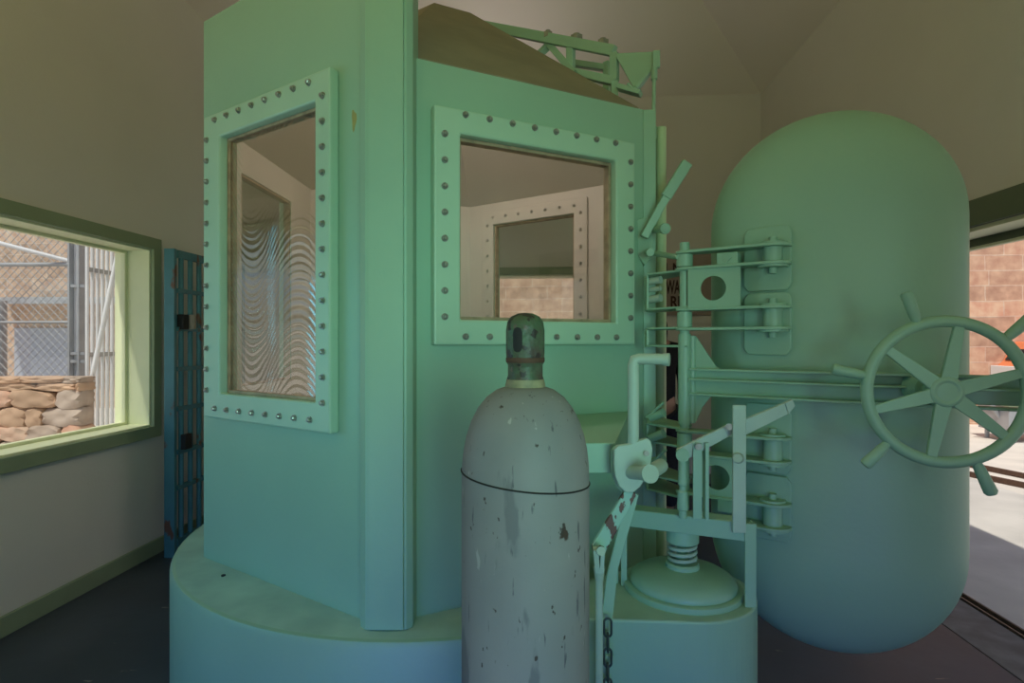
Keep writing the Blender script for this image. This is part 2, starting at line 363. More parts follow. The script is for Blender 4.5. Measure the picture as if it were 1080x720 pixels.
# ------------------------------------------------------------------ gas chamber
CX, CY, R6 = -0.543, 2.851, 1.08
Z0, Z1, ZT = 0.52, 2.345, 2.755
V = {k: Vector((CX + R6 * math.cos(math.radians(k)), CY + R6 * math.sin(math.radians(k)), 0)) for k in (30, 90, 150, 210, 270, 330)}
V[210] = V[210] + (V[270] - V[210]).normalized() * 0.045
gc = thing('gas_chamber', 'large mint green steel gas chamber with bolted windows and a swung open domed door', 'gas chamber', (CX, CY, 0))
bm = NB()
lathe(bm, [(1.18, 0.0), (1.18, Z0 - 0.02), (1.172, Z0 - 0.004), (1.16, Z0), (0.0, Z0)], (CX, CY, 0), seg=96)
for f in bm.faces:
    c = f.calc_center_median()
    if c.z > Z0 - 0.0005: f.material_index = 1
obj('plinth', bm, [M['green'], M['green_dusty']], gc, smooth=True)

FACES = {  # name: (from vertex, to vertex, opening t0,t1,z0,z1)
    'L': (210, 270, 0.235, 0.822, 1.215, 2.227), 'R': (270, 330, 0.267, 0.899, 1.492, 2.108),
    'D': (330, 30, None), 'LP': (30, 90, 0.255, 0.860, 1.49, 2.20), 'RP': (90, 150, 0.25, 0.83, 1.49, 2.20), 'M': (150, 210, 0.30, 0.85, 1.21, 2.20)}
def basis(k):
    p, q = V[FACES[k][0]], V[FACES[k][1]]; d = (q - p).normalized()
    if k == 'L': p = p - d * 0.045
    return p, d, Vector((d.y, -d.x, 0))
bm = NB()
for k, fc in FACES.items():
    if k == 'D': continue
    p, d, n = basis(k); t0, t1, z0, z1 = fc[2:]
    ta = 0.045 if k == 'L' else 0.0
    zs = [Z0, z0, z1, ZT if k == 'L' else Z1]
    panel(bm, p, d, n, [ta, t0, t1, (V[FACES[k][1]] - p).length], zs, {(1, 1)}, 0.03, 0, 1, 0)
# the door side: rectangle with an obround hole
p, d, n = basis('D')
def stadium(cx, cz, r, h, N=24):
    out = []
    for i in range(N + 1): a = PI * i / N; out.append((cx + r * math.cos(a), cz + h + r * math.sin(a)))
    for i in range(N + 1): a = PI + PI * i / N; out.append((cx + r * math.cos(a), cz - h + r * math.sin(a)))
    return out
st = stadium(R6 / 2, (Z0 + Z1) / 2, 0.36, 0.50)
c0 = (R6 / 2, (Z0 + Z1) / 2)
def torect(pt):
    dx, dz = pt[0] - c0[0], pt[1] - c0[1]
    k = min((R6 / 2) / abs(dx) if abs(dx) > 1e-6 else 1e9, ((Z1 - Z0) / 2) / abs(dz) if abs(dz) > 1e-6 else 1e9)
    return (c0[0] + dx * k, c0[1] + dz * k)
outr = [torect(q) for q in st]
for corner in ((0, Z0), (0, Z1), (R6, Z0), (R6, Z1)):       # snap nearest sample to the corners
    i = min(range(len(outr)), key=lambda i: (outr[i][0] - corner[0])**2 + (outr[i][1] - corner[1])**2); outr[i] = corner
def on(t, z, off=0.0): v = p + d * t + n * off; return Vector((v.x, v.y, z))
def hole_plate(bm, outer, inner, f, off0, off1, mis=(0, 1, 0)):
    N = len(inner)
    A = [bm.verts.new(f(*q, off0)) for q in outer]; B = [bm.verts.new(f(*q, off0)) for q in inner]
    C_ = [bm.verts.new(f(*q, off1)) for q in outer]; D_ = [bm.verts.new(f(*q, off1)) for q in inner]
    for i in range(N):
        j = (i + 1) % N
        bm.faces.new((A[i], A[j], B[j], B[i])).material_index = mis[0]
        bm.faces.new((C_[i], D_[i], D_[j], C_[j])).material_index = mis[1]
        bm.faces.new((B[i], B[j], D_[j], D_[i])).material_index = mis[2]
        bm.faces.new((A[i], C_[i], C_[j], A[j])).material_index = mis[2]
hole_plate(bm, outr, st, on, 0.0, -0.03)
shell = obj('chamber_wall', bm, [M['green'], M['beige']], gc)
# door frame ring around the obround hole
bm = NB(); st2 = stadium(R6 / 2, (Z0 + Z1) / 2, 0.43, 0.475); st3 = stadium(R6 / 2, (Z0 + Z1) / 2, 0.36, 0.50)
hole_plate(bm, st2, st3, on, 0.09, -0.0, (0, 0, 0))
obj('door_frame', bm, M['green'], gc, bevel=0.006)
bm = NB(); a = on(0.070, 0.53); cyl(bm, a + n * 0.068, Vector((a.x, a.y, 2.30)) + n * 0.068, 0.022)
obj('edge_pipe', bm, M['doorway_lit_mint'], gc, smooth=True)
bm = NB(); 
for k in (330,): 
    q = V[k]; bar(bm, (q.x + 0.008, q.y - 0.003, Z0), (q.x + 0.008, q.y - 0.003, Z1), 0.05, 0.02, up=(1, 0, 0))
obj('corner_strip', bm, M['green'], gc, bevel=0.003)

# pyramid roof
bm = NB(); ap = bm.verts.new((CX, CY, 3.07)); ap2 = bm.verts.new((CX, CY, 3.03)); rr = []; r2_ = []; mid = []
def rp(k, f, z): return Vector((CX, CY, 0)) + (V[k] - Vector((CX, CY, 0))) * f + Vector((0, 0, z))
ks = [30, 90, 150, 210, 270, 330]
E_ = [bm.verts.new(rp(k, 0.968, Z1 + 0.001)) for k in ks]; F_ = [bm.verts.new(rp(k, 0.968, Z1 + 0.02)) for k in ks]; G_ = [bm.verts.new(rp(k, 0.17, 3.025)) for k in ks]
I_ = [bm.verts.new(rp(k, 0.17, 2.98)) for k in ks]
for i in range(6):
    j = (i + 1) % 6
    bm.faces.new((F_[i], F_[j], G_[j], G_[i])); bm.faces.new((E_[i], E_[j], F_[j], F_[i])); bm.faces.new((G_[i], G_[j], ap))
    bm.faces.new((E_[j], E_[i], I_[i], I_[j])).material_index = 1; bm.faces.new((I_[j], I_[i], ap2)).material_index = 1
obj('roof', bm, [M['roof'], M['beige']], gc)
# chamber deck inside
bm = NB(); box(bm, (CX - 0.5, CY - 0.5, Z0 + 0.001), (CX + 0.5, CY + 0.5, Z0 + 0.012)); obj('chamber_deck', bm, M['beige'], gc)

# corner post rising at the front vertex
bm = NB()
fl, fr_ = at(380, 652, 1.80), at(436, 654, 1.80)
ux = (fr_ - fl); ux.z = 0; wp = ux.length; ux.normalize(); uy = Vector((-ux.y, ux.x, 0))
b0 = Vector((fl.x, fl.y, 0)) - uy * 0.025
def pp(a, b, z): v = b0 + ux * a + uy * b; return Vector((v.x, v.y, z))
prism(bm, [pp(0, 0.10, Z0), pp(0, 0.022, Z0), pp(0.022, 0.0, Z0), (pp(wp - 0.018, 0.0, Z0)), pp(wp, 0.018, Z0), pp(wp, 0.12, Z0)], (0, 0, 3.9 - Z0))
po = obj('corner_post', bm, M['green'], gc, bevel=0.003)
bm = NB(); prism(bm, [pp(0.032, -0.010, Z0 + 0.005), pp(0.032, -0.001, Z0 + 0.005), pp(wp - 0.026, -0.001, Z0 + 0.005), pp(wp - 0.026, -0.010, Z0 + 0.005)], (0, 0, 3.85 - Z0))
obj('cover_strip', bm, M['green'], po, bevel=0.001)

# worn yellow patch in the paint beside the left window
p, d, n = basis('L'); bm = NB()
pts = []
for i in range(14):
    a = 2 * PI * i / 14; rr_ = 1 + 0.25 * math.sin(3 * a + 1); v = p + d * (0.972 + 0.011 * rr_ * math.cos(a)) + n * 0.0002; pts.append((v.x, v.y, 2.145 + 0.034 * rr_ * math.sin(a)))
prism(bm, pts, n * 0.0006); obj('worn_patch', bm, M['worn'], gc)

# glass: rippled acrylic on the left face, plain elsewhere
g_front, _, _ = glass_mat('chamber_glass', 1.5, (0.95, 0.94, 0.91))
g_wave, glw, frw = glass_mat('rippled_acrylic', 2.5, (0.90, 0.88, 0.83))
n_ = g_wave.node_tree
tcw = n_.nodes.new('ShaderNodeTexCoord'); 
sxw = n_.nodes.new('ShaderNodeSeparateXYZ'); n_.links.new(tcw.outputs['Object'], sxw.inputs[0])
def mth(op, a_, b_=None):
    m_ = n_.nodes.new('ShaderNodeMath'); m_.operation = op
    for i_, v_ in enumerate((a_, b_)):
        if v_ is None: continue
        if isinstance(v_, (int, float)): m_.inputs[i_].default_value = v_
        else: n_.links.new(v_, m_.inputs[i_])
    return m_.outputs[0]
nzw = n_.nodes.new('ShaderNodeTexNoise'); nzw.inputs['Scale'].default_value = 5; nzw.inputs['Detail'].default_value = 1
n_.links.new(tcw.outputs['Object'], nzw.inputs['Vector'])
wob = mth('MULTIPLY', nzw.outputs[0], 0.05)
def arcs(x0, k_):
    dx_ = mth('SUBTRACT', sxw.outputs[0], x0); q_ = mth('MULTIPLY', mth('MULTIPLY', dx_, dx_), k_)
    return mth('SINE', mth('MULTIPLY', mth('ADD', mth('ADD', sxw.outputs[2], q_), wob), 215))
wA = arcs(0.10, 7.0); wB = arcs(-0.14, -9.0)            # arches on the right, hanging loops on the left
mmw = n_.nodes.new('ShaderNodeMapRange'); mmw.inputs[1].default_value = -0.07; mmw.inputs[2].default_value = -0.03
n_.links.new(sxw.outputs[0], mmw.inputs[0])
mxw = n_.nodes.new('ShaderNodeMix'); mxw.data_type = 'FLOAT'
n_.links.new(mmw.outputs[0], mxw.inputs[0]); n_.links.new(wB, mxw.inputs[2]); n_.links.new(wA, mxw.inputs[3])
bpw = n_.nodes.new('ShaderNodeBump'); bpw.inputs['Strength'].default_value = 1.0; bpw.inputs['Distance'].default_value = 0.00035
n_.links.new(mxw.outputs[0], bpw.inputs['Height']); n_.links.new(bpw.outputs[0], glw.inputs['Normal'])

def bolt_mesh():
    bm = NB(); lathe(bm, [(0.0115, 0.0), (0.0115, 0.004)], (0, 0, 0), seg=16)
    lathe(bm, [(0.0085, 0.004), (0.0085, 0.010), (0.006, 0.013), (0.0, 0.0135)], (0, 0, 0), seg=6)
    me = bpy.data.meshes.new('bolt'); bmesh.ops.recalc_face_normals(bm, faces=bm.faces); bm.to_mesh(me); bm.free(); return me
BM_OUT = bolt_mesh(); BM_OUT.materials.append(M['bolt'])
BM_IN = BM_OUT.copy(); BM_IN.materials.clear(); BM_IN.materials.append(M['bolt_in'])
def put_bolts(parent, p, d, n, off, spots, me):
    for t, z in spots:
        o = bpy.data.objects.new('bolt', me); COL.objects.link(o); o.parent = parent
        v = p + d * t + n * off; o.location = (v.x, v.y, z)
        o.rotation_euler = n.to_track_quat('Z', 'Y').to_euler(); o.rotation_euler.rotate_axis('Z', random.uniform(0, 1.5))
def win(k, ft0, ft1, fz0, fz1, prot, bolts, inner_bolts, glass):
    p, d, n = basis(k); _, _, t0, t1, z0, z1 = FACES[k]
    bm = NB()
    panel(bm, p + n * prot, d, n, [ft0, t0, t1, ft1], [fz0, z0, z1, fz1], {(1, 1)}, prot - 0.001)
    f = obj('window_frame', bm, M['green_frame'], gc, bevel=0.007)
    bm = NB()
    panel(bm, p + n * 0.008, d, n, [t0 + 0.001, t0 + 0.012, t1 - 0.012, t1 - 0.001], [z0 + 0.001, z0 + 0.012, z1 - 0.012, z1 - 0.001], {(1, 1)}, 0.034)
    obj('gasket', bm, M['gasket'], f)
    bm = NB()
    q = p + n * 0.0
    panel(bm, q, d, n, [t0 + 0.012, t1 - 0.012], [z0 + 0.012, z1 - 0.012], set(), 0.006)
    g = obj('glass_pane', bm, glass, f)
    if glass is g_wave:
        c = q + d * ((t0 + t1) / 2 + 0.03); c.z = z0 + 0.06       # rings are centred low in the pane
        g.data.transform(Matrix.Translation(-c)); g.location += c
    put_bolts(f, p, d, n, prot, bolts, BM_OUT)
    if inner_bolts:
        bm = NB()
        panel(bm, p - n * 0.031, d, n, [t0 - 0.09, t0, t1, t1 + 0.09], [z0 - 0.09, z0, z1, z1 + 0.09], {(1, 1)}, 0.012)
        fi = obj('inner_window_frame', bm, M['beige'], gc, bevel=0.004)
        put_bolts(fi, p, d, -n, 0.043, inner_bolts, BM_IN)
    return f
def lin(a, b, k): return [a + (b - a) * i / (k - 1) for i in range(k)]
Lb = [(t, 2.297) for t in lin(0.206, 0.793, 8)] + [(t, 1.155) for t in lin(0.206, 0.798, 8)] + [(0.865, z) for z in lin(1.216, 2.236, 13)] + [(0.145, z) for z in lin(1.225, 2.229, 13)]
win('L', 0.118, 0.900, 1.115, 2.325, 0.040, Lb, None, g_wave)
Rb = [(t, 2.174) for t in lin(0.284, 0.895, 8)] + [(t, 1.436) for t in lin(0.284, 0.899, 8)] + [(0.966, z) for z in lin(1.511, 2.111, 8)] + [(0.211, z) for z in lin(1.501, 2.099, 8)]
win('R', 0.175, 0.989, 1.408, 2.19, 0.040, Rb, None, g_front)
def ib(k, nt=7, nz=8):
    t0, t1, z0, z1 = FACES[k][2:]
    return [(t, z1 + 0.05) for t in lin(t0, t1, nt)] + [(t0 - 0.045, z) for z in lin(z0, z1, nz)] + [(t1 + 0.045, z) for z in lin(z0, z1, nz)]
win('LP', 0.16, 0.955, 1.40, 2.29, 0.04, [], ib('LP'), g_clear)
win('RP', 0.16, 0.92, 1.40, 2.29, 0.04, [], ib('RP'), g_clear)
win('M', 0.21, 0.94, 1.12, 2.29, 0.04, [], None, g_clear)
bm = NB()                                           # stray bolt holes on the plinth edge
p, d, n = basis('L')
for t, z in ((0.30, 0.5225),):
    v = p + d * t + n * 0.06; lathe(bm, [(0.008, Z0), (0.008, Z0 + 0.004)], (v.x, v.y, 0), seg=12)
obj('plinth_stud', bm, M['black'], gc)

# ---- linkage on the roof
bm = NB()
A = at(508, 27, 2.95); B = at(648, 54, 2.45)
bar(bm, A, B, 0.045, 0.03)
rb = obj('roof_beam', bm, M['green'], gc, bevel=0.003)
bm = NB()
P = [at(602, 46, 2.60), at(648, 56, 2.45), at(648, 86, 2.45), at(602, 76, 2.60)]
for i, j in ((1, 2), (0, 3), (2, 3)): bar(bm, P[i], P[j], 0.035, 0.03, up=(0.8, -0.5, 0.1))
bar(bm, at(575, 42, 2.72), at(606, 78, 2.55), 0.03, 0.03, up=(0.8, -0.5, 0.1)); bar(bm, at(585, 42, 2.70), at(566, 60, 2.72), 0.03, 0.03, up=(0.8, -0.5, 0.1))
bar(bm, at(600, 66, 2.80), at(640, 72, 2.75), 0.03, 0.03); bar(bm, at(640, 66, 2.75), at(640, 100, 2.72), 0.03, 0.03, up=(0.8, -0.5, 0.1))
for q in (P[2], P[3]):
    zr = Z1 + 0.02; bar(bm, q, (q.x, q.y, zr + 0.02), 0.03, 0.03, up=(1, 0, 0))
obj('roof_bracket', bm, M['green'], gc, bevel=0.003)
for (u, v, dd, r) in ((578, 40, 2.68, 0.022), (608, 44, 2.60, 0.030), (636, 49, 2.50, 0.026)):
    bm = NB(); q = at(u, v, dd); cyl(bm, q, q + Vector((0, 0, 0.025)), r, seg=6); cyl(bm, q + Vector((0, 0, 0.012)), q + Vector((0, 0, 0.034)), r * 0.55, seg=12); obj('roof_bolt', bm, M['bolt'], gc)
bm = NB()
q = [at(650, 60, 2.42), at(650, 56, 2.42), at(691, 54, 2.34), at(693, 60, 2.34), at(690, 70, 2.34), at(672, 94, 2.38), at(668, 92, 2.38)]
prism(bm, q, Vector((0.01, 0.03, 0)))
bar(bm, at(692, 54, 2.33), at(692, 72, 2.33), 0.03, 0.02, up=(1, 0, 0))
bar(bm, at(652, 92, 2.4), at(676, 99, 2.36), 0.02, 0.05)
obj('rocker_plate', bm, M['green'], gc, bevel=0.003)
bm = NB(); cyl(bm, at(668, 94, 2.36), at(672, 92, 2.46), 0.012); cyl(bm, at(662, 88, 2.36), at(670, 98, 2.36), 0.007); obj('rocker_pin', bm, M['green_worn'], gc, smooth=True)
bm = NB(); tube(bm, [at(690, 72, 2.33), at(689, 140, 2.32), at(690, 236, 2.28)], 0.0075); cyl(bm, at(690, 72, 2.33), at(690, 84, 2.33), 0.013); cyl(bm, at(689.5, 134, 2.32), at(689.5, 146, 2.32), 0.012)
obj('pull_rod', bm, M['green'], gc, smooth=True)
# hand lever on the near door edge
bm = NB(); bar(bm, at(679, 250, 2.22), at(704, 205, 2.20), 0.032, 0.02, up=(1, 0, 0.5)); bar(bm, at(702, 208, 2.20), at(725, 171, 2.18), 0.042, 0.024, up=(1, 0, 0.5))
obj('hand_lever', bm, M['green'], gc, bevel=0.004)
bm = NB(); prism(bm, [at(672, 232, 2.26), at(682, 228, 2.25), at(690, 240, 2.24), at(688, 272, 2.24), at(680, 280, 2.25), at(673, 270, 2.26)], (0.0, 0.012, 0)); obj('lever_bracket', bm, M['green'], gc, bevel=0.003)
bm = NB(); cyl(bm, at(690, 242, 2.24), at(701, 241, 2.14), 0.014); cyl(bm, at(700, 241, 2.15), at(702, 241, 2.13), 0.020); cyl(bm, at(684, 266, 2.23), at(686, 266, 2.16), 0.015)
cyl(bm, at(702, 241, 2.132), at(702.3, 241, 2.125), 0.011)
obj('lever_pin', bm, M['green_worn'], gc, smooth=True)

# ------------------------------------------------------------------ domed door, swung open
TH = math.radians(27.5)
DC = cam2w(1.097, 1.972, 1.285)
dn = cam2w(-math.sin(TH), -math.cos(TH), 0); dn.z = 0          # outward (towards the viewer)
da = cam2w(math.cos(TH), -math.sin(TH), 0); da.z = 0           # to the right along the door
DR, DH, DD = 0.387, 0.537, 0.190
def dome(a, b):
    bb = max(0.0, abs(b) - DH); s = min(1.0, math.hypot(a, bb) / DR); return DD * (1 - s ** 2.35) ** 0.52
def dpt(a, b, off=0.0): return DC + da * a + Vector((0, 0, b)) + dn * (dome(a, b) + off)
bm = NB()
NR, NA = 22, 32
rings_ = []
for i in range(NR + 1):
    s = math.sin(PI / 2 * i / NR)
    pts = []
    for q in range(NA + 1): ang = PI * q / NA; pts.append((s * DR * math.cos(ang), DH + s * DR * math.sin(ang)))
    for q in range(NA + 1): ang = PI + PI * q / NA; pts.append((s * DR * math.cos(ang), -DH + s * DR * math.sin(ang)))
    rings_.append(pts)
G = []
for i, pts in enumerate(rings_):
    if i == 0:
        top = bm.verts.new(dpt(0, DH)); bot = bm.verts.new(dpt(0, -DH)); G.append([top] * (NA + 1) + [bot] * (NA + 1))
    else: G.append([bm.verts.new(dpt(*q)) for q in pts])
back = [bm.verts.new(DC + da * a + Vector((0, 0, b)) - dn * 0.05) for a, b in rings_[-1]]
bk2 = [bm.verts.new(DC + da * a * 0.93 + Vector((0, 0, b * 0.97)) - dn * 0.05) for a, b in rings_[-1]]
bk3 = [bm.verts.new(DC + da * a * 0.90 + Vector((0, 0, b * 0.96)) + dn * 0.02) for a, b in rings_[-1]]
G += [back, bk2, bk3]
def fc(*v):
    u = []
    for x in v:
        if x not in u: u.append(x)
    if len(u) > 2:
        try: bm.faces.new(u)
        except ValueError: pass
for i in range(len(G) - 1):
    n_ring = len(G[i])
    for k in range(n_ring): fc(G[i][k], G[i][(k+1)%n_ring], G[i+1][(k+1)%n_ring], G[i+1][k])
bm.faces.new(bk3)
door = obj('door', bm, M['green'], gc, smooth=True)
door['label'] = 'tall obround domed steel door swung open'

# hinge pads following the dome
def pad(b0, b1, bm):
    a0, a1 = -0.258, -0.110
    def oo(f, g): 
        r = 0.025; return f
    N = 10; T = {}
    for i in range(N + 1):
        for j in range(N + 1):
            a = a0 + (a1 - a0) * i / N; b = b0 + (b1 - b0) * j / N
            if (i in (0, N)) and (j in (0, N)): a += 0.008 * (1 if i == 0 else -1); b += 0.008 * (1 if j == 0 else -1)
            T[i, j, 0] = bm.verts.new(dpt(a, b, 0.016)); T[i, j, 1] = bm.verts.new(dpt(a, b, -0.01))
    for i in range(N):
        for j in range(N):
            for k in (0, 1): bm.faces.new((T[i,j,k], T[i+1,j,k], T[i+1,j+1,k], T[i,j+1,k]))
    for i in range(N):
        for a, b in (((i, 0), (i+1, 0)), ((i, N), (i+1, N)), ((0, i), (0, i+1)), ((N, i), (N, i+1))):
            bm.faces.new((T[a[0],a[1],0], T[b[0],b[1],0], T[b[0],b[1],1], T[a[0],a[1],1]))
for (v0, v1) in ((240, 307), (309, 374), (425, 497), (499, 567)):
    zt, zb_ = H + (360 - v0) / 600 * 1.91, H + (360 - v1) / 600 * 1.91
    bm = NB(); pad(zb_ - DC.z, zt - DC.z, bm); obj('hinge_pad', bm, M['green'], door, bevel=0.004)

# hinge post, pins and arms
DP, DPIN = 2.01, 1.865
def zav(v, d_): return H + (360 - v) / 600 * d_
post = at(722, 360, DP); pin = at(815, 360, DPIN)
def V3(p_, z): return Vector((p_.x, p_.y, z))
dirp = V3(pin, 0) - V3(post, 0); LA = dirp.length; dirp.normalize(); perp = Vector((-dirp.y, dirp.x, 0))
if perp.y > 0: perp = -perp                                   # towards the viewer
arms = [(zav(268, DP)), (zav(285.5, DP)), (zav(328, DP)), (zav(348.5, DP)), (zav(455, DP)), (zav(478, DP)), (zav(519, DP)), (zav(542, DP))]
def arm_mesh(z, r0=0.030, r1=0.052, thk=0.010, extra=0.0):
    bm = NB(); pts = []
    for i in range(13):
        a = PI / 2 + PI * i / 12; v = V3(post, z) + dirp * (math.cos(a) * r0 - extra) + perp * math.sin(a) * r0; pts.append(v)
    for i in range(13):
        a = -PI / 2 + PI * i / 12; v = V3(pin, z) + dirp * math.cos(a) * r1 * 1.1 + perp * math.sin(a) * r1; pts.append(v)
    prism(bm, pts, (0, 0, thk)); return bm
for i, z in enumerate(arms):
    obj('hinge_arm', arm_mesh(z), M['green_worn' if i > 3 else 'green'], door, bevel=0.002)
bm = NB(); cyl(bm, V3(post, zav(256, DP)), V3(post, zav(352, DP)), 0.017); cyl(bm, V3(post, arms[0] - 0.045), V3(post, arms[0] - 0.002), 0.028); cyl(bm, V3(post, arms[3] + 0.012), V3(post, arms[2] - 0.004), 0.026)
obj('hinge_post', bm, M['green'], door, smooth=True)
bm = NB(); cyl(bm, V3(post, arms[7] - 0.02), V3(post, zav(445, DP)), 0.017); cyl(bm, V3(post, arms[5] + 0.012), V3(post, arms[4] - 0.004), 0.026)
obj('hinge_post', bm, M['green'], door, smooth=True)
for i0, i1 in ((1, 0), (3, 2), (5, 4), (7, 6)):
    za_, zb_ = arms[i0], arms[i1]; bm = NB()
    cyl(bm, V3(pin, za_ + 0.01), V3(pin, zb_), 0.030); cyl(bm, V3(pin, za_ - 0.026), V3(pin, zb_ + 0.034), 0.012)
    cyl(bm, V3(pin, zb_ + 0.010), V3(pin, zb_ + 0.017), 0.040); cyl(bm, V3(pin, za_ - 0.007), V3(pin, za_), 0.048)
    # lug carrying the pin on the pad
    w_ = -dn; bar(bm, V3(pin, (za_ + zb_) / 2), V3(pin, (za_ + zb_) / 2) + w_ * 0.075, zb_ - za_ - 0.02, 0.03)
    obj('hinge_pin', bm, M['green'], door, smooth=True)
def holed(name, uA, uB, z0, z1, hole_u, hr, off, parent):
    """upright plate with a round hole between two arms"""
    tA, tB = uA, uB; N = 40
    f = lambda t, z, o: V3(post, z) + dirp * t + perp * (off + o)
    c = (hole_u, (z0 + z1) / 2); inn = [(c[0] + hr * math.cos(2*PI*i/N), c[1] + hr * math.sin(2*PI*i/N)) for i in range(N)]
    out = []
    for (x, z) in inn:
        dx, dz = x - c[0], z - c[1]
        ks_ = []
        if abs(dx) > 1e-6: ks_.append(((tB - c[0]) if dx > 0 else (tA - c[0])) / dx)
        if abs(dz) > 1e-6: ks_.append(((z1 - c[1]) if dz > 0 else (z0 - c[1])) / dz)
        k = min(ks_); out.append((c[0] + dx * k, c[1] + dz * k))
    for cr in ((tA, z0), (tA, z1), (tB, z0), (tB, z1)):
        i = min(range(N), key=lambda i: (out[i][0] - cr[0])**2 + (out[i][1] - cr[1])**2); out[i] = cr
    bm = NB(); hole_plate(bm, out, inn, f, 0.0, -0.008, (0, 0, 0)); return obj(name, bm, M['green'], parent)
holed('gusset_plate', 0.018, LA * 0.665, arms[2] + 0.004, arms[1] + 0.002, LA * 0.36, 0.042, 0.028, door)
holed('gusset_plate', 0.06, LA * 0.72, arms[6] + 0.004, arms[5] + 0.002, LA * 0.40, 0.042, 0.028, door)
bm = NB(); a = V3(post, 0) + dirp * (LA * 0.40); b = V3(post, 0) + dirp * (LA * 0.64)
for q in (a, b): pass
z_ = arms[1] + 0.010
prism(bm, [V3(a, z_) + perp * 0.03, V3(b, z_) + perp * 0.03, V3(b, z_) - perp * 0.03, V3(a, z_) - perp * 0.03], (0, 0, 0.040))
so = obj('stop_block', bm, M['green'], door, bevel=0.003)
bm = NB(); c = V3((a + b) / 2, z_ + 0.02) + perp * 0.030; cyl(bm, c, c + perp * 0.008, 0.014, seg=4); obj('stop_bolt', bm, M['green'], door)
bm = NB(); a2 = V3(post, 0) + dirp * (LA * 0.40); b2 = V3(post, 0) + dirp * (LA * 0.62); z_ = arms[6] - 0.045
prism(bm, [V3(a2, z_) + perp * 0.02, V3(b2, z_) + perp * 0.02, V3(b2, z_) - perp * 0.03, V3(a2, z_) - perp * 0.03], (0, 0, 0.044)); obj('stop_block', bm, M['green'], door, bevel=0.003)

# crossbar that presses the door shut, hung on the same post
cb0 = at(722, 405, DP); cb1 = at(960, 405, 1.665); cdir = V3(cb1, 0) - V3(cb0, 0); cdir.normalize(); cperp = Vector((-cdir.y, cdir.x, 0))
if cperp.y > 0: cperp = -cperp
ZM = 1.291
def cq(t, z, o=0.0): return V3(cb0, z) + cdir * t + cperp * o
bm = NB()
LB = 0.96
prism(bm, [cq(0.0, ZM - 0.060), cq(0.10, ZM - 0.058), cq(LB, ZM - 0.045), cq(LB, ZM + 0.035), cq(0.10, ZM + 0.035), cq(0.0, ZM + 0.035)], -cperp * 0.012)
for zo, w0, w1, th in ((0.028, 0.045, 0.05, 0.008), (-0.006, 0.055, 0.06, 0.007), (-0.058, 0.045, 0.05, 0.008)):
    prism(bm, [cq(0.02, ZM + zo, -0.012), cq(0.02, ZM + zo, w0 * 0.5), cq(LB * 0.5, ZM + zo, w0), cq(LB, ZM + zo, w1 * 0.6), cq(LB, ZM + zo, -0.012)], (0, 0, th))
cbar = obj('crossbar', bm, M['green'], door, bevel=0.002)
bm = NB(); cyl(bm, cq(0, zav(447, DP)), cq(0, zav(352, DP)), 0.022); cyl(bm, cq(0.028, zav(445, DP)), cq(0.028, zav(354, DP)), 0.010)
obj('crossbar_sleeve', bm, M['green'], door, smooth=True)
bm = NB()
prism(bm, [cq(0.03, ZM + 0.03), cq(0.125, ZM + 0.03), cq(0.105, ZM + 0.045), cq(0.04, zav(355, DP)), cq(0.03, zav(355, DP))], -cperp * 0.010)
obj('crossbar_gusset', bm, M['green'], door); bm = NB()
prism(bm, [cq(0.03, ZM - 0.05), cq(0.115, ZM - 0.05), cq(0.09, ZM - 0.06), cq(0.06, ZM - 0.10), cq(0.04, zav(443, DP)), cq(0.03, zav(443, DP))], -cperp * 0.010)
obj('crossbar_gusset', bm, M['green'], door)
# handwheel
WN = math.radians(13); wn = cam2w(-math.sin(WN), -math.cos(WN), 0); wn.z = 0
wa = cam2w(math.cos(WN), -math.sin(WN), 0); wa.z = 0
WC = at(997, 413, 1.50); WR = 0.186
def wp_(r, ang, o=0.0): return WC + wa * r * math.cos(ang) + Vector((0, 0, r * math.sin(ang))) + wn * o
bm = NB(); tube(bm, [wp_(WR, 2*PI*i/64) for i in range(64)], 0.0155, seg=14, closed=True)
hub = WC - wn * 0.005
lathe(bm, [(0.030, -0.03), (0.042, -0.02), (0.046, 0.0), (0.040, 0.016), (0.030, 0.020), (0.026, 0.016), (0.010, 0.017), (0.0, 0.017)], hub, seg=36, axis=wn)
for ang in (80, 141, 197, 259, 320, 17):
    a = math.radians(ang); N = 8
    s_dir = (wa * -math.sin(a) + Vector((0, 0, math.cos(a))))
    A = wp_(0.035, a); B = wp_(WR, a)
    ra = [A + s_dir * 0.020 + wn * 0.010, A - s_dir * 0.020 + wn * 0.010, A - s_dir * 0.016 - wn * 0.012, A + s_dir * 0.016 - wn * 0.012]
    rb_ = [B + s_dir * 0.012 + wn * 0.008, B - s_dir * 0.012 + wn * 0.008, B - s_dir * 0.010 - wn * 0.008, B + s_dir * 0.010 - wn * 0.008]
    va = [bm.verts.new(q) for q in ra]; vb = [bm.verts.new(q) for q in rb_]
    bm.faces.new(va); bm.faces.new(vb[::-1])
    for i in range(4): bm.faces.new((va[i], va[(i+1)%4], vb[(i+1)%4], vb[i]))
obj('handwheel', bm, M['green'], door, smooth=True, bevel=0.003)
for ang, o_ in ((110, 0.0), (46, 0.0), (168, 0.0), (226, 0.0), (291, 0.0), (350, 0.0)):
    a = math.radians(ang); bm = NB()
    tube(bm, [wp_(WR + 0.008, a), wp_(WR + 0.03, a, 0.004), wp_(WR + 0.088, a, 0.010), wp_(WR + 0.094, a, 0.010)], lambda s: 0.011 + 0.005 * min(1, s * 1.5) - (0.004 if s > 0.99 else 0), seg=14)
    obj('handwheel_grip', bm, M['green_worn'], door, smooth=True)
bm = NB(); cyl(bm, WC - wn * 0.02, WC - wn * 0.22, 0.018); cyl(bm, WC - wn * 0.09, WC - wn * 0.15, 0.034, 0.045); obj('wheel_shaft', bm, M['green'], door, smooth=True)

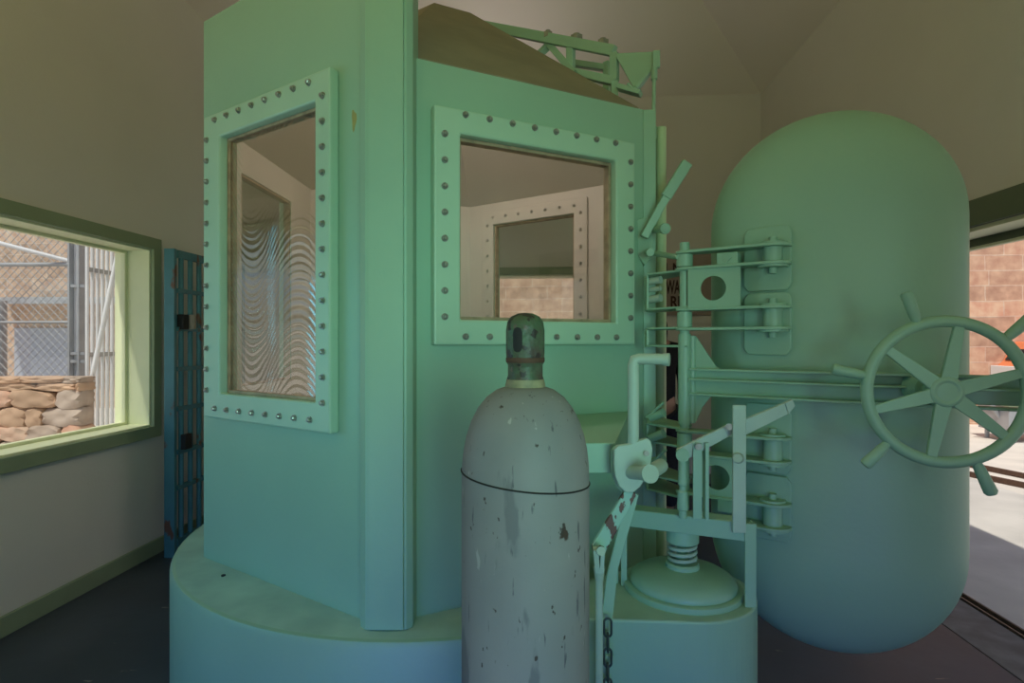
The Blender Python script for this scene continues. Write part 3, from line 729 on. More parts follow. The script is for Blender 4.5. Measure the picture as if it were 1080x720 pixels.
# ---- clasps between chamber edge and post
def clasp(v0, v1, uL=682, uR=716, dL=2.12, parent=gc):
    bm = NB(); z0, z1 = zav(v1, 2.05), zav(v0, 2.05); a = at(uL, 360, dL)
    a2 = at(uL + 1, 360, dL + 0.25); b_ = at(uR + 9, 360, DP - 0.03); b2 = at(uR + 14, 360, DP + 0.07)
    for z in (z0, z1): prism(bm, [V3(a, z), V3(b_, z), V3(b2, z), V3(a2, z)], (0, 0, 0.008))
    prism(bm, [V3(a, z0), V3(a, z1), V3(a, z1) + Vector((0.008, 0, 0)), V3(a, z0) + Vector((0.008, 0, 0))], Vector((0, 0.05, 0)))
    return obj('hinge_bracket', bm, M['green'], parent, bevel=0.002)
clasp(288, 326); clasp(347, 366); clasp(451, 470); clasp(506, 522)
bm = NB()
for v in (297, 306, 316): cyl(bm, at(684, v, 2.14), at(697, v - 2, 2.10), 0.014 if v != 306 else 0.009)
obj('hinge_bolt', bm, M['green_light'], gc, smooth=True)
bm = NB(); cyl(bm, at(688, 267, 2.22), at(716, 271, 2.0), 0.010); obj('stay_plate', bm, M['green'], gc)
bm = NB()
for v in (440, 462, 488): cyl(bm, at(686, v, 2.10), at(700, v - 5, 2.06), 0.016)
cyl(bm, at(682, 440, 2.1), at(700, 424, 2.05), 0.005); cyl(bm, at(684, 492, 2.08), at(702, 474, 2.02), 0.006)
obj('hinge_bolt', bm, M['green_worn'], gc, smooth=True)

# ---- crank, cam and control lever in front of the chamber
DK = 1.48
bm = NB(); fA, fB = at(604, 467, 1.536), at(649, 467, 1.536); zt, zb_ = zav(467, 1.536), zav(499, 1.536)
bA, bB = at(604, 360, 2.16), at(664, 360, 2.22)
prism(bm, [V3(fA, zb_), V3(fB, zb_), V3(bB, zb_), V3(bA, zb_)], (0, 0, zt - zb_))
obj('bracket_arm', bm, M['green'], gc, bevel=0.003)
bm = NB(); tube(bm, [at(668, 468, DK), at(668, 400, DK), at(668, 384, DK), at(669, 379.5, DK), at(674, 378.5, DK), at(690, 378.5, DK - 0.01), at(705, 379, DK - 0.02)], 0.0145, seg=16)
cyl(bm, at(700, 379, DK - 0.015), at(706, 379.2, DK - 0.021), 0.0165)
obj('crank_handle', bm, M['green_light'], gc, smooth=True)
cam_o = [(648, 474), (652, 470), (665, 468), (676, 464), (683, 462), (687, 466), (688.5, 474), (687, 486), (682, 502), (676, 513), (668, 519.5), (660, 519.5), (653, 513), (649, 503), (647.5, 490)]
bm = NB(); prism(bm, [at(u, v, 1.466) for u, v in cam_o], cam2w(0.0, 0.018, 0)); 
cp_ = obj('cam_plate', bm, M['green_light'], gc, bevel=0.003)
bm = NB(); prism(bm, [at(u - 2.5, v + 1, 1.499) for u, v in cam_o], cam2w(0.0, 0.02, 0)); obj('cam_backing_plate', bm, M['green'], gc, bevel=0.003)
bm = NB(); cyl(bm, at(664, 498, 1.480), at(684, 499.5, 1.388), 0.017); cyl(bm, at(683, 499.5, 1.388), at(686, 499.6, 1.374), 0.0225); cyl(bm, at(683, 500, 1.480), at(697, 491, 1.591), 0.02)
obj('cam_shaft', bm, M['green_light'], gc, smooth=True)
bm = NB(); cyl(bm, at(682, 478, 1.469), at(682, 478, 1.457), 0.007); obj('cam_screw', bm, M['bolt'], gc)
bm = NB(); prism(bm, [at(660, 516, 1.480), at(672, 521, 1.480), at(640, 580, 1.462), at(635, 588, 1.462), at(627, 588, 1.462), at(624, 576, 1.462)], cam2w(0, 0.014, 0)); obj('lever_arm', bm, M['cap_green'], gc, bevel=0.002)
bm = NB()
bar(bm, at(628, 578, 1.443), at(630, 602, 1.443), 0.012, 0.03, up=(1, 0, 0)); bar(bm, at(635.5, 578, 1.443), at(634, 602, 1.443), 0.010, 0.03, up=(1, 0, 0))
cyl(bm, at(632, 581, 1.466), at(634, 581, 1.415), 0.011); cyl(bm, at(632, 598, 1.443), at(632, 612, 1.443), 0.015, 0.010)
obj('clevis', bm, M['green_light'], gc, smooth=True)
bm = NB(); cyl(bm, at(632, 608, 1.443), Vector((*at(632, 608, 1.443).xy, 0.12)), 0.0095); obj('push_rod', bm, M['green_light'], gc, smooth=True)
bm = NB(); prism(bm, [at(662, 518, 1.536), at(674, 522, 1.536), at(652, 600, 1.531), at(642, 690, 1.526), at(630, 690, 1.526), at(640, 608, 1.531)], cam2w(0, 0.012, 0)); obj('brace_strip', bm, M['green'], gc, bevel=0.002)
bm = NB(); bar(bm, at(640, 690, 1.526), Vector((*at(640, 690, 1.526).xy, 0.02)), 0.035, 0.012, up=(1, 0, 0)); obj('brace_foot', bm, M['green'], gc)

# ------------------------------------------------------------------ drum beside the plinth: sprung valve
DX = cam2w(0.541, 1.805, 0)
vv = thing('valve_housing', 'round mint green steel drum with a sprung domed lid, standing against the chamber plinth', 'valve', (DX.x, DX.y, 0))
bm = NB(); pts = []
rD = 0.219
ZV = 0.637                                 # top of the drum
for i in range(33):
    a = -PI / 2 + PI * 1.0 * i / 32; pts.append(DX + Vector((rD * math.cos(a), rD * math.sin(a), 0)))
for i in range(13):
    a = math.radians(-42.2 - 33 * i / 12); pts.append(Vector((CX + 1.183 * math.cos(a), CY + 1.183 * math.sin(a), 0)))
pts.append(Vector((pts[-1].x - 0.01, DX.y - rD, 0)))
prism(bm, pts, (0, 0, ZV))
for f in bm.faces:
    if f.calc_center_median().z > ZV - 0.01: f.material_index = 1
obj('drum', bm, [M['green'], M['green_dusty']], vv, bevel=0.006)
bm = NB(); lathe(bm, [(0.181, 0.0), (0.181, 0.016), (0.177, 0.019), (0.165, 0.019)], (DX.x, DX.y, ZV), seg=64)
obj('lid_seat', bm, M['green'], vv, smooth=True)
bm = NB(); lathe(bm, [(0.162, 0.017), (0.164, 0.026), (0.157, 0.040), (0.135, 0.054), (0.096, 0.064), (0.052, 0.070), (0.0, 0.0705)], (DX.x, DX.y, ZV), seg=64)
obj('lid', bm, M['green'], vv, smooth=True)
S0 = Vector((DX.x, DX.y, 0)) + cam2w(0.0, 0.0, 0)
bm = NB(); lathe(bm, [(0.052, 0.6962), (0.052, 0.717), (0.047, 0.7223), (0.0, 0.7223)], S0, seg=36); obj('spring_seat', bm, M['green'], vv, smooth=True)
bm = NB(); N = 120; tube(bm, [S0 + Vector((0.040 * math.cos(2*PI*3.6*i/N), 0.040 * math.sin(2*PI*3.6*i/N), 0.7223 + 0.065 * i / N)) for i in range(N + 1)], 0.0058, seg=8); obj('spring', bm, M['green_light'], vv, smooth=True)
bm = NB(); cyl(bm, V3(S0, 0.7066), V3(S0, 0.7936), 0.019); obj('valve_stem', bm, M['green'], vv, smooth=True)
bm = NB(); lathe(bm, [(0.044, 0.7832), (0.050, 0.7884), (0.050, 0.8267), (0.045, 0.8319), (0.0, 0.8319)], S0, seg=36); obj('spring_cap', bm, M['green'], vv, smooth=True)
# frame above the lid
fl_, fr2 = at(658, 545, 1.827), at(791, 560, 1.679); zf = 0.8562
bm = NB(); bar(bm, V3(fl_, zf), V3(fr2, zf), 0.054, 0.009); bar(bm, V3(fl_, zf + 0.024) + Vector((0, 0.03, 0)), V3(fr2, zf + 0.024) + Vector((0.0, 0.03, 0)), 0.008, 0.06)
obj('frame_beam', bm, M['green'], vv, bevel=0.002)
bm = NB(); bar(bm, V3(fr2, ZV), V3(fr2, zf + 0.026), 0.030, 0.008, up=(1, 0, 0)); e = V3(fr2, 0) + Vector((0.014, 0.018, 0)); bar(bm, V3(e, ZV), V3(e, zf + 0.026), 0.036, 0.008, up=(0, 1, 0)); obj('frame_leg', bm, M['green'], vv)
bm = NB(); q = V3(fl_, 0); bar(bm, V3(q, ZV), V3(q, zf + 0.026), 0.018, 0.008, up=(1, 0, 0)); q = q + Vector((-0.02, 0.03, 0)); bar(bm, V3(q, ZV), V3(q, zf + 0.026), 0.008, 0.03, up=(1, 0, 0)); obj('frame_leg', bm, M['green'], vv)
zb_ = zf + 0.027
bm = NB(); q = at(735.5, 500, 1.727); bar(bm, V3(q, zb_), V3(q, zav(467, 1.727)), 0.026, 0.008, up=(1, 0, 0)); q2 = at(744.5, 500, 1.727); bar(bm, V3(q2, zb_), V3(q2, zav(466, 1.727)), 0.010, 0.03, up=(1, 0, 0)); obj('pivot_bracket', bm, M['green'], vv)
bm = NB(); q = at(779.5, 500, 1.679); bar(bm, V3(q, zf), V3(q, zav(427, 1.679)), 0.038, 0.010, up=(1, 0, 0)); obj('guide_bar', bm, M['green_light'], vv, bevel=0.002)
bm = NB(); cyl(bm, at(779, 483, 1.675), at(778, 483, 1.653), 0.016, 0.013); obj('guide_bolt', bm, M['green_light'], vv, smooth=True)
bm = NB(); prism(bm, [at(714, 474, 1.740), at(770, 447, 1.710), at(773, 458, 1.710), at(722, 486, 1.740)], cam2w(0, 0.014, 0))
prism(bm, [at(784, 443, 1.701), at(830, 424, 1.679), at(833, 436, 1.679), at(786, 459, 1.701)], cam2w(0, 0.014, 0)); bar(bm, at(765, 455, 1.718), at(792, 446, 1.710), 0.02, 0.012)
prism(bm, [at(828, 425, 1.675), at(836, 421, 1.670), at(839, 428, 1.670), at(832, 437, 1.675)], cam2w(0, 0.016, 0))
obj('valve_lever', bm, M['green_light'], vv, bevel=0.002)
for u, v in ((737, 471), (769, 450)):
    bm = NB(); dd = 1.727 if u < 750 else 1.705; cyl(bm, at(u, v, dd - 0.018), at(u, v, dd + 0.03), 0.011, seg=6); obj('lever_pin', bm, M['bolt'], vv)
bm = NB(); q = at(720, 500, 1.740); zs_ = [zb_ - 0.002, zb_ + 0.02, zb_ + 0.025, zb_ + 0.078, zb_ + 0.083, zb_ + 0.096, zb_ + 0.10, zb_ + 0.148, zav(478, 1.740)]; rs_ = [0.012, 0.012, 0.017, 0.015, 0.010, 0.010, 0.014, 0.013, 0.012]
lathe(bm, list(zip(rs_, zs_)), V3(q, 0), seg=20); cyl(bm, at(720, 480, 1.727), at(720, 480, 1.766), 0.02); obj('turnbuckle', bm, M['green_worn'], vv, smooth=True)

# chain hanging beside the drum
ch = thing('chain', 'dark oval link chain hanging down between the push rod and the drum', 'chain', (*at(641, 655, 1.50).xy, 0))
zc_ = zav(652, 1.50); cxy = at(641, 655, 1.50)
k = 0
while zc_ > 0.30:
    bm = NB(); hl, hw = 0.024, 0.0095; loop = []
    for i in range(24):
        a = 2*PI*i/24; y_ = (hl - hw) * (1 if math.sin(a) > 0 else -1) + hw * math.sin(a)
        off = Vector((hw * math.cos(a), 0, 0)) if k % 2 == 0 else Vector((0, hw * math.cos(a), 0))
        loop.append(V3(cxy, zc_ - hl + y_) + off)
    tube(bm, loop, 0.0032, seg=8, closed=True); obj('link', bm, M['chain'], ch, smooth=True)
    zc_ -= 0.0395; k += 1

# ------------------------------------------------------------------ gas cylinder in the foreground
gp = cam2w(0.024, 1.03, 0)
gy = thing('gas_cylinder', 'scratched grey gas cylinder with a rusty green valve cap, standing in front of the chamber', 'gas cylinder', (gp.x, gp.y, 0))
bm = NB()
prof = [(0.0, 0.0), (0.10, 0.0), (0.113, 0.015), (0.1150, 0.04), (0.1150, 1.168), (0.1142, 1.20), (0.1115, 1.225), (0.1065, 1.250), (0.098, 1.276), (0.086, 1.300), (0.070, 1.320), (0.052, 1.333), (0.036, 1.3385), (0.0, 1.339)]
lathe(bm, prof, (gp.x, gp.y, 0), seg=72); body = obj('cylinder_body', bm, M['cyl'], gy, smooth=True)
bm = NB(); tl = []
for i in range(72):
    a = 2*PI*i/72; x = 0.1152 * math.cos(a); y = 0.1152 * math.sin(a); tl.append(Vector((gp.x + x, gp.y + y, 1.178 - x * 0.10)))
tube(bm, tl, 0.0016, seg=6, closed=True); obj('weld_seam', bm, M['black'], gy)
bm = NB(); lathe(bm, [(0.036, 1.336), (0.0365, 1.340), (0.034, 1.352), (0.0, 1.352)], (gp.x, gp.y, 0), seg=40); obj('neck_ring', bm, M['ring'], gy, smooth=True)
bm = NB()
lathe(bm, [(0.0325, 1.350), (0.0330, 1.354), (0.0315, 1.358), (0.0315, 1.378), (0.0335, 1.381), (0.0345, 1.385), (0.0345, 1.395), (0.0350, 1.400), (0.0350, 1.440), (0.0325, 1.455), (0.0260, 1.465), (0.014, 1.4705), (0.0, 1.472)], (gp.x, gp.y, 0), seg=48)
capo = obj('valve_cap', bm, M['cap'], gy, smooth=True)
bm = NB(); lathe(bm, [(0.034, 1.382), (0.0352, 1.384), (0.0352, 1.390), (0.034, 1.392)], (gp.x, gp.y, 0), seg=48); obj('cap_band', bm, M['rust'], gy, smooth=True)
def slot(ang):
    bm = NB(); NC, NRW = 8, 6; gv = {}
    for i in range(NC + 1):
        x = -0.0088 + 0.0176 * i / NC; hz_ = 0.0125 + math.sqrt(max(0.0, 0.0088 ** 2 - x * x)) + 0.0006
        for j in range(NRW + 1):
            z = 1.423 - hz_ + 2 * hz_ * j / NRW; aa = ang + x / 0.0352
            for k_, r in ((0, 0.0354), (1, 0.0342)): gv[i, j, k_] = bm.verts.new((gp.x + r * math.cos(aa), gp.y + r * math.sin(aa), z))
    for i in range(NC):
        for j in range(NRW):
            for k_ in (0, 1): bm.faces.new((gv[i,j,k_], gv[i+1,j,k_], gv[i+1,j+1,k_], gv[i,j+1,k_]))
    for i in range(NC):
        for j in (0, NRW): bm.faces.new((gv[i,j,0], gv[i+1,j,0], gv[i+1,j,1], gv[i,j,1]))
    for j in range(NRW):
        for i in (0, NC): bm.faces.new((gv[i,j,0], gv[i,j+1,0], gv[i,j+1,1], gv[i,j,1]))
    obj('cap_slot', bm, M['black'], gy)
slot(-PI / 2 - 0.36); slot(PI / 2 - 0.36)

# ------------------------------------------------------------------ barred door leaning by the left wall
jd = thing('barred_door', 'teal steel barred cell door standing against the left wall', 'barred door', (-2.45, 4.0, 0))
def jx(y): return -2.475 + 0.0 * (y - 3.6)
YJ0, YJ1, ZJ0, ZJ1 = 3.575, 4.42, 0.0, 2.03
bm = NB(); box(bm, (-2.52, YJ0, ZJ0), (-2.45, YJ0 + 0.03, ZJ1)); obj('stile', bm, M['teal'], jd, bevel=0.003)
bm = NB(); box(bm, (-2.50, YJ1 - 0.05, ZJ0), (-2.435, YJ1, ZJ1)); obj('stile', bm, M['teal'], jd, bevel=0.003)
for z in (2.00, 1.757, 1.502, 1.237, 0.973, 0.686, 0.45, 0.09):
    bm = NB(); h_ = 0.05 if z in (2.00, 0.09) else 0.028; box(bm, (-2.475, YJ0 + 0.03, z - h_/2), (-2.445, YJ1 - 0.05, z + h_/2)); obj('rail', bm, M['teal'], jd)
for i in range(8):
    y = YJ0 + 0.085 + i * 0.098; bm = NB(); cyl(bm, (-2.46, y, ZJ0 + 0.02), (-2.46, y, ZJ1 - 0.01), 0.0165, seg=12); obj('bar', bm, M['teal'], jd, smooth=True)
bm = NB(); box(bm, (-2.48, YJ0 + 0.05, 1.50), (-2.42, YJ0 + 0.11, 1.60)); obj('lock_case', bm, M['black'], jd, bevel=0.003)
bm = NB(); cyl(bm, (-2.415, YJ0 + 0.135, 1.505), (-2.415, YJ0 + 0.135, 1.60), 0.022); obj('lock_barrel', bm, M['paper'], jd, smooth=True)
bm = NB(); box(bm, (-2.445, YJ0 + 0.055, 0.70), (-2.41, YJ0 + 0.13, 0.80)); obj('latch', bm, M['black'], jd, bevel=0.004)

# ------------------------------------------------------------------ posters on the back wall
sb = thing('notice_board', 'tan board with dark red block letters on the back wall beyond the open door', 'notice board', (1.45, YB - 0.03, 1.5))
bm = NB(); box(bm, (1.10, YB - 0.022, 1.68), (1.92, YB - 0.002, 2.30)); obj('board', bm, M['paper'], sb, bevel=0.003)
def glyphs(txt, x, z, size, sx=0.8):
    cu = bpy.data.curves.new('lettering', 'FONT'); cu.body = txt; cu.size = size; cu.extrude = 0.0015; cu.offset = 0.004
    o = bpy.data.objects.new('lettering', cu); COL.objects.link(o); dg = bpy.context.evaluated_depsgraph_get()
    me = bpy.data.meshes.new_from_object(o.evaluated_get(dg)); bpy.data.objects.remove(o)
    me.materials.clear(); me.materials.append(M['ink'])
    o = bpy.data.objects.new('lettering', me); COL.objects.link(o); o.parent = sb
    o.location = Vector((x, YB - 0.025, z)) - sb.location; o.rotation_euler = (PI / 2, 0, 0); o.scale = (sx, 1, 1)
    return o
tx = at(699, 300, 5.8).x
glyphs('L N', tx, 2.11, 0.13, 0.75); glyphs('WARD', tx + 0.01, 1.90, 0.19, 0.42); glyphs('RJ', tx + 0.05, 1.76, 0.16, 0.75)
bm = NB()
for i in range(7): box(bm, (1.42, YB - 0.025, 1.27 + i * 0.055), (1.95, YB - 0.002, 1.305 + i * 0.055))
box(bm, (1.40, YB - 0.012, 1.25), (1.97, YB - 0.001, 1.67))
tag(obj('slatted_panel', bm, M['wall']), 'pale slatted panel on the back wall below the lettered board', 'wall panel')

# ------------------------------------------------------------------ person in black seen through the gap
pc = at(693, 360, 4.55); PX, PY = pc.x, pc.y
per = thing('person', 'person with dark hair in a black jacket and dark trousers, standing behind the chamber', 'person', (PX, PY, 0))
def skin(name, verts, edges, m, root=0, sub=2):
    me = bpy.data.meshes.new(name); me.from_pydata([(PX + v[0], PY + v[1], v[2]) for v in verts], edges, []); me.materials.append(m)
    o = bpy.data.objects.new(name, me); COL.objects.link(o); o.parent = per; o.location = -per.location
    sk = o.modifiers.new('skin', 'SKIN'); me.skin_vertices[0] if me.skin_vertices else None
    for i, v in enumerate(verts):
        me.skin_vertices[0].data[i].radius = v[3] if isinstance(v[3], tuple) else (v[3], v[3])
    me.skin_vertices[0].data[root].use_root = True
    s = o.modifiers.new('sub', 'SUBSURF'); s.levels = sub; s.render_levels = sub
    for p_ in me.polygons: p_.use_smooth = True
    sk.use_smooth_shade = True
    return o
# body: faces the back wall (+y); height 1.66
bv = [(0,0,0.92,(0.14,0.10)), (0,0,1.10,(0.12,0.09)), (0,0.005,1.27,(0.15,0.10)), (0,0,1.38,(0.10,0.08)), (0,0.01,1.46,0.05), (0,0.025,1.53,(0.075,0.09)), (0,0.02,1.60,(0.065,0.08)),
      (0.16,0,1.36,0.05), (0.21,0.0,1.12,0.042), (0.215,0.06,0.90,0.032), (0.215,0.075,0.85,(0.018,0.032)), (0.212,0.08,0.81,(0.014,0.034)),
      (-0.16,0,1.36,0.05), (-0.21,0.0,1.12,0.042), (-0.215,0.06,0.90,0.032), (-0.215,0.075,0.85,(0.018,0.032)), (-0.212,0.08,0.81,(0.014,0.034)),
      (0.085,0,0.86,0.085), (0.095,0.01,0.48,0.055), (0.10,-0.01,0.10,0.038), (0.10,0.10,0.035,(0.035,0.025)),
      (-0.085,0,0.86,0.085), (-0.095,0.01,0.48,0.055), (-0.10,-0.01,0.10,0.038), (-0.10,0.10,0.035,(0.035,0.025))]
be = [(0,1),(1,2),(2,3),(3,4),(4,5),(5,6),(3,7),(7,8),(8,9),(9,10),(10,11),(3,12),(12,13),(13,14),(14,15),(15,16),(0,17),(17,18),(18,19),(19,20),(0,21),(21,22),(22,23),(23,24)]
for sgn in (1, -1):
    root_i = 11 if sgn > 0 else 16
    for fx, ln in ((-0.026, 0.068), (-0.009, 0.078), (0.009, 0.072), (0.025, 0.056)):
        a = len(bv); x = sgn * 0.212
        bv.append((x, 0.08 + fx, 0.79, 0.008)); bv.append((x - sgn * 0.012, 0.082 + fx, 0.79 - ln * 0.5, 0.0075)); bv.append((x - sgn * 0.025, 0.084 + fx, 0.79 - ln * 0.9, 0.0065))
        be += [(root_i, a), (a, a + 1), (a + 1, a + 2)]
    a = len(bv); x = sgn * 0.212; bv.append((x - sgn * 0.008, 0.115, 0.835, 0.009)); bv.append((x - sgn * 0.02, 0.132, 0.80, 0.008)); be += [(root_i - 1, a), (a, a + 1)]
skin('body', bv, be, M['skin'])
skin('jacket', [(0,0,0.88,(0.175,0.125)), (0,0,1.08,(0.15,0.115)), (0,0.005,1.27,(0.175,0.125)), (0,0,1.385,(0.12,0.095)), (0,0.01,1.43,(0.06,0.06)),
                (0.165,0,1.36,0.066), (0.212,0.0,1.12,0.056), (0.216,0.055,0.915,0.046), (-0.165,0,1.36,0.066), (-0.212,0.0,1.12,0.056), (-0.216,0.055,0.915,0.046)],
     [(0,1),(1,2),(2,3),(3,4),(3,5),(5,6),(6,7),(3,8),(8,9),(9,10)], M['jacket'])
skin('trousers', [(0,0,0.93,(0.15,0.11)), (0.088,0,0.84,0.102), (0.098,0.01,0.48,0.075), (0.102,-0.008,0.09,0.058), (-0.088,0,0.84,0.102), (-0.098,0.01,0.48,0.075), (-0.102,-0.008,0.09,0.058)],
     [(0,1),(1,2),(2,3),(0,4),(4,5),(5,6)], M['trousers'])
skin('hair', [(0,0.005,1.60,(0.085,0.088)), (0,-0.045,1.53,(0.085,0.06)), (0,-0.06,1.43,(0.075,0.04)), (0,-0.06,1.35,(0.05,0.03))], [(0,1),(1,2),(2,3)], M['hair'])
for sgn in (1, -1):
    skin('shoe', [(sgn*0.10,-0.03,0.045,(0.045,0.042)), (sgn*0.10,0.05,0.04,(0.045,0.036)), (sgn*0.10,0.14,0.03,(0.04,0.026))], [(0,1),(1,2)], M['black'])

# ------------------------------------------------------------------ outside, left: sandstone building, fences, rubble wall
YB2 = 12.0
sbld = thing('sandstone_building', 'long pale sandstone block building across the yard, seen through left and back windows', 'building', (-6, YB2, 0))
bm = NB(); box(bm, (-24, YB2, -0.05), (4.6, YB2 + 4, 7)); obj('building_wall', bm, M['sand'], sbld)
a, b = Vector((-11.9, 0, 0)), Vector((-10.3, 0, 1.72))
bm = NB(); box(bm, (a.x, YB2 - 0.06, 0.3), (b.x, YB2 - 0.001, b.z)); obj('shutter', bm, M['panel_blue'], sbld)
bm = NB(); box(bm, (a.x - 0.2, YB2 - 0.9, 2.28), (b.x + 2.4, YB2 - 0.001, 2.34)); box(bm, (a.x - 0.2, YB2 - 0.9, 2.20), (b.x + 2.4, YB2 - 0.84, 2.28)); obj('canopy', bm, M['galv'], sbld)
# wall at the right side of the yard
bm = NB(); box(bm, (5.2, 10.6, -0.05), (22, 11.2, 6.5)); tag(obj('sandstone_wall', bm, M['sand_dark']), 'pinkish sandstone block wall beyond the open doorway at right', 'wall')

def fence_pts(): pass
cf = thing('chain_link_fence', 'galvanised diamond mesh fence with pipe rails outside the left window', 'fence', (-6.4, 6.3, 0))
# fence runs obliquely from near left to the steel post
fA, fB = cam2w(-7.2, 6.0, 0), cam2w(-4.50, 5.9, 0)
fd = (fB - fA); fL = fd.length; fd.normalize()
bm = NB(); zt = 2.85; step = 0.085
x = -zt
wr = 0.0038
while x < fL:
    for sg in (1, -1):
        t0, z0_ = (x, 0.0) if sg > 0 else (x, zt)
        t1, z1_ = (x + zt, zt) if sg > 0 else (x + zt, 0.0)
        if t0 < 0: z0_ += (0 - t0) * sg; t0 = 0
        if t1 > fL: z1_ -= (t1 - fL) * sg; t1 = fL
        if t1 - t0 > 0.05:
            p0 = fA + fd * t0; p1 = fA + fd * t1; p0.z, p1.z = z0_, z1_
            cyl(bm, p0, p1, wr, seg=4)
    x += step
obj('wire_mesh', bm, M['galv'], cf)
for z in (0.95, 1.62, 2.22, 2.75):
    bm = NB(); cyl(bm, V3(fA, z), V3(fB, z + (0.0 if z < 2.7 else 0)), 0.022 if z > 2 else 0.014, seg=10); obj('rail', bm, M['galv'], cf, smooth=True)
bm = NB(); cyl(bm, at(-40, 246, 5.6), at(72, 275, 5.9), 0.022, seg=10); obj('rail', bm, M['white_steel'], cf, smooth=True)
for u in (2,): 
    bm = NB(); q = at(u, 360, 6.0); cyl(bm, V3(q, -0.05), V3(q, 1.85), 0.045, seg=12); obj('fence_post', bm, M['galv'], cf, smooth=True)
# tall steel post
sp_ = thing('steel_post', 'tall pale grey steel post with flanges beside the chain link fence', 'post', (*at(81, 360, 5.8).xy, 0))
bm = NB(); q0, q1 = at(75, 360, 5.8), at(87, 360, 5.8); bar(bm, V3(at(81, 360, 5.8), -0.05), V3(at(81, 360, 5.8), 3.4), 0.115, 0.06, up=(1, 0, 0)); obj('post_shaft', bm, M['white_steel'], sp_)
bm = NB(); bar(bm, V3(at(76, 360, 5.76), -0.05), V3(at(76, 360, 5.76), 3.4), 0.02, 0.09, up=(1, 0, 0)); bar(bm, V3(at(86, 360, 5.76), -0.05), V3(at(86, 360, 5.76), 3.4), 0.02, 0.09, up=(1, 0, 0)); obj('post_flange', bm, M['galv'], sp_)
for z in (1.22, 1.30, 1.98):
    bm = NB(); q = at(81, 360, 5.74); bar(bm, V3(at(72, 360, 5.74), z), V3(at(90, 360, 5.74), z), 0.03, 0.03); obj('clamp', bm, M['galv'], sp_)
# fence of upright bars
bf = thing('bar_fence', 'white steel fence of closely spaced upright bars left outside by the window jamb', 'fence', (*at(110, 360, 5.3).xy, 0))
g0, g1 = at(92, 360, 5.2), at(146, 360, 5.9); n_b = 12
for i in range(n_b):
    q = g0.lerp(g1, i / (n_b - 1)); bm = NB(); cyl(bm, V3(q, 0.3), V3(q, 3.3), 0.0155, seg=8); obj('bar', bm, M['white_steel'], bf, smooth=True)
for z in (0.55, 1.30, 2.08, 2.9):
    bm = NB(); bar(bm, V3(g0, z), V3(g1, z), 0.04, 0.025); obj('rail', bm, M['galv'], bf)
bm = NB(); bar(bm, V3(g0, -0.05), V3(g0, 0.5), 0.06, 0.06, up=(1, 0, 0)); bar(bm, V3(g1, -0.05), V3(g1, 0.5), 0.06, 0.06, up=(1, 0, 0)); bar(bm, V3(g0, 0.3), V3(g1, 0.3), 0.05, 0.03); obj('foot_rail', bm, M['galv'], bf)
bm = NB(); cyl(bm, at(126, 258, 5.05), at(93, 416, 5.0), 0.018, seg=12); cyl(bm, at(129, 258, 5.10), at(98, 400, 5.05), 0.010, seg=12); cyl(bm, at(93, 416, 5.0), at(91, 425, 5.0), 0.018, seg=12)
tag(obj('leaning_pipe', bm, M['white_steel'], smooth=True), 'thin pale pipe leaning diagonally across the upright bar fence', 'pipe')
# rubble wall: irregular stones set in courses
rw = thing('rubble_wall', 'low wall of rough orange and grey rubble stones outside the left window', 'wall', (*at(20, 360, 4.9).xy, 0))
r0, r1 = cam2w(-6.6, 4.9, 0), cam2w(-3.66, 4.9, 0); rd = (r1 - r0); rL = rd.length; rd.normalize(); rn = Vector((rd.y, -rd.x, 0))
ZR = 1.12
bm = NB(); prism(bm, [r0 + rn * -0.03, r1 + rn * -0.03 - rd * 0.06, r1 - rn * 0.16 - rd * 0.06, r0 - rn * 0.16], (0, 0, ZR - 0.06)); obj('wall_core', bm, M['rubble3'], rw)
rnd = random.Random(3)
def stone(bm, c, sx, sy, sz):
    g = bmesh.ops.create_icosphere(bm, subdivisions=3, radius=1.0)
    ph = [rnd.uniform(0, 6) for _ in range(6)]
    for v in g['verts']:
        q = v.co; m_ = max(abs(q.x), abs(q.y), abs(q.z)); q2 = q / (m_ ** 0.93)
        w_ = 1 + 0.09 * math.sin(2.5 * q.x + ph[0]) + 0.08 * math.sin(3 * q.z + ph[1] + q.x * 2) + 0.04 * math.sin(9 * q.x + 6 * q.z + ph[2])
        v.co = c + rd * q2.x * sx * w_ + rn * q2.y * sy * (1 + 0.12 * math.sin(5 * q.x + ph[3]) * math.sin(6 * q.z + ph[4])) + Vector((0, 0, q2.z * sz * w_))
z = 0.0; row = 0; nst = 0
while z < ZR - 0.02:
    hh = rnd.uniform(0.09, 0.20) if z < ZR - 0.25 else rnd.uniform(0.05, 0.09); hh = min(hh, max(0.05, ZR - z)); x = rL - 2.15 - rnd.uniform(0, 0.2)
    while x < rL - 0.02:
        ww = rnd.uniform(0.12, 0.42); ww = min(ww, rL - x)
        bm = NB(); c = r0 + rd * (x + ww / 2); c.z = z + hh / 2
        stone(bm, c + rn * rnd.uniform(-0.02, 0.02), ww / 2 * 1.01, 0.10, hh / 2 * 1.06)
        obj('stone', bm, M[rnd.choice(['rubble', 'rubble', 'rubble', 'rubble2', 'rubble3'])], rw, smooth=True); nst += 1
        x += ww
    z += hh; row += 1

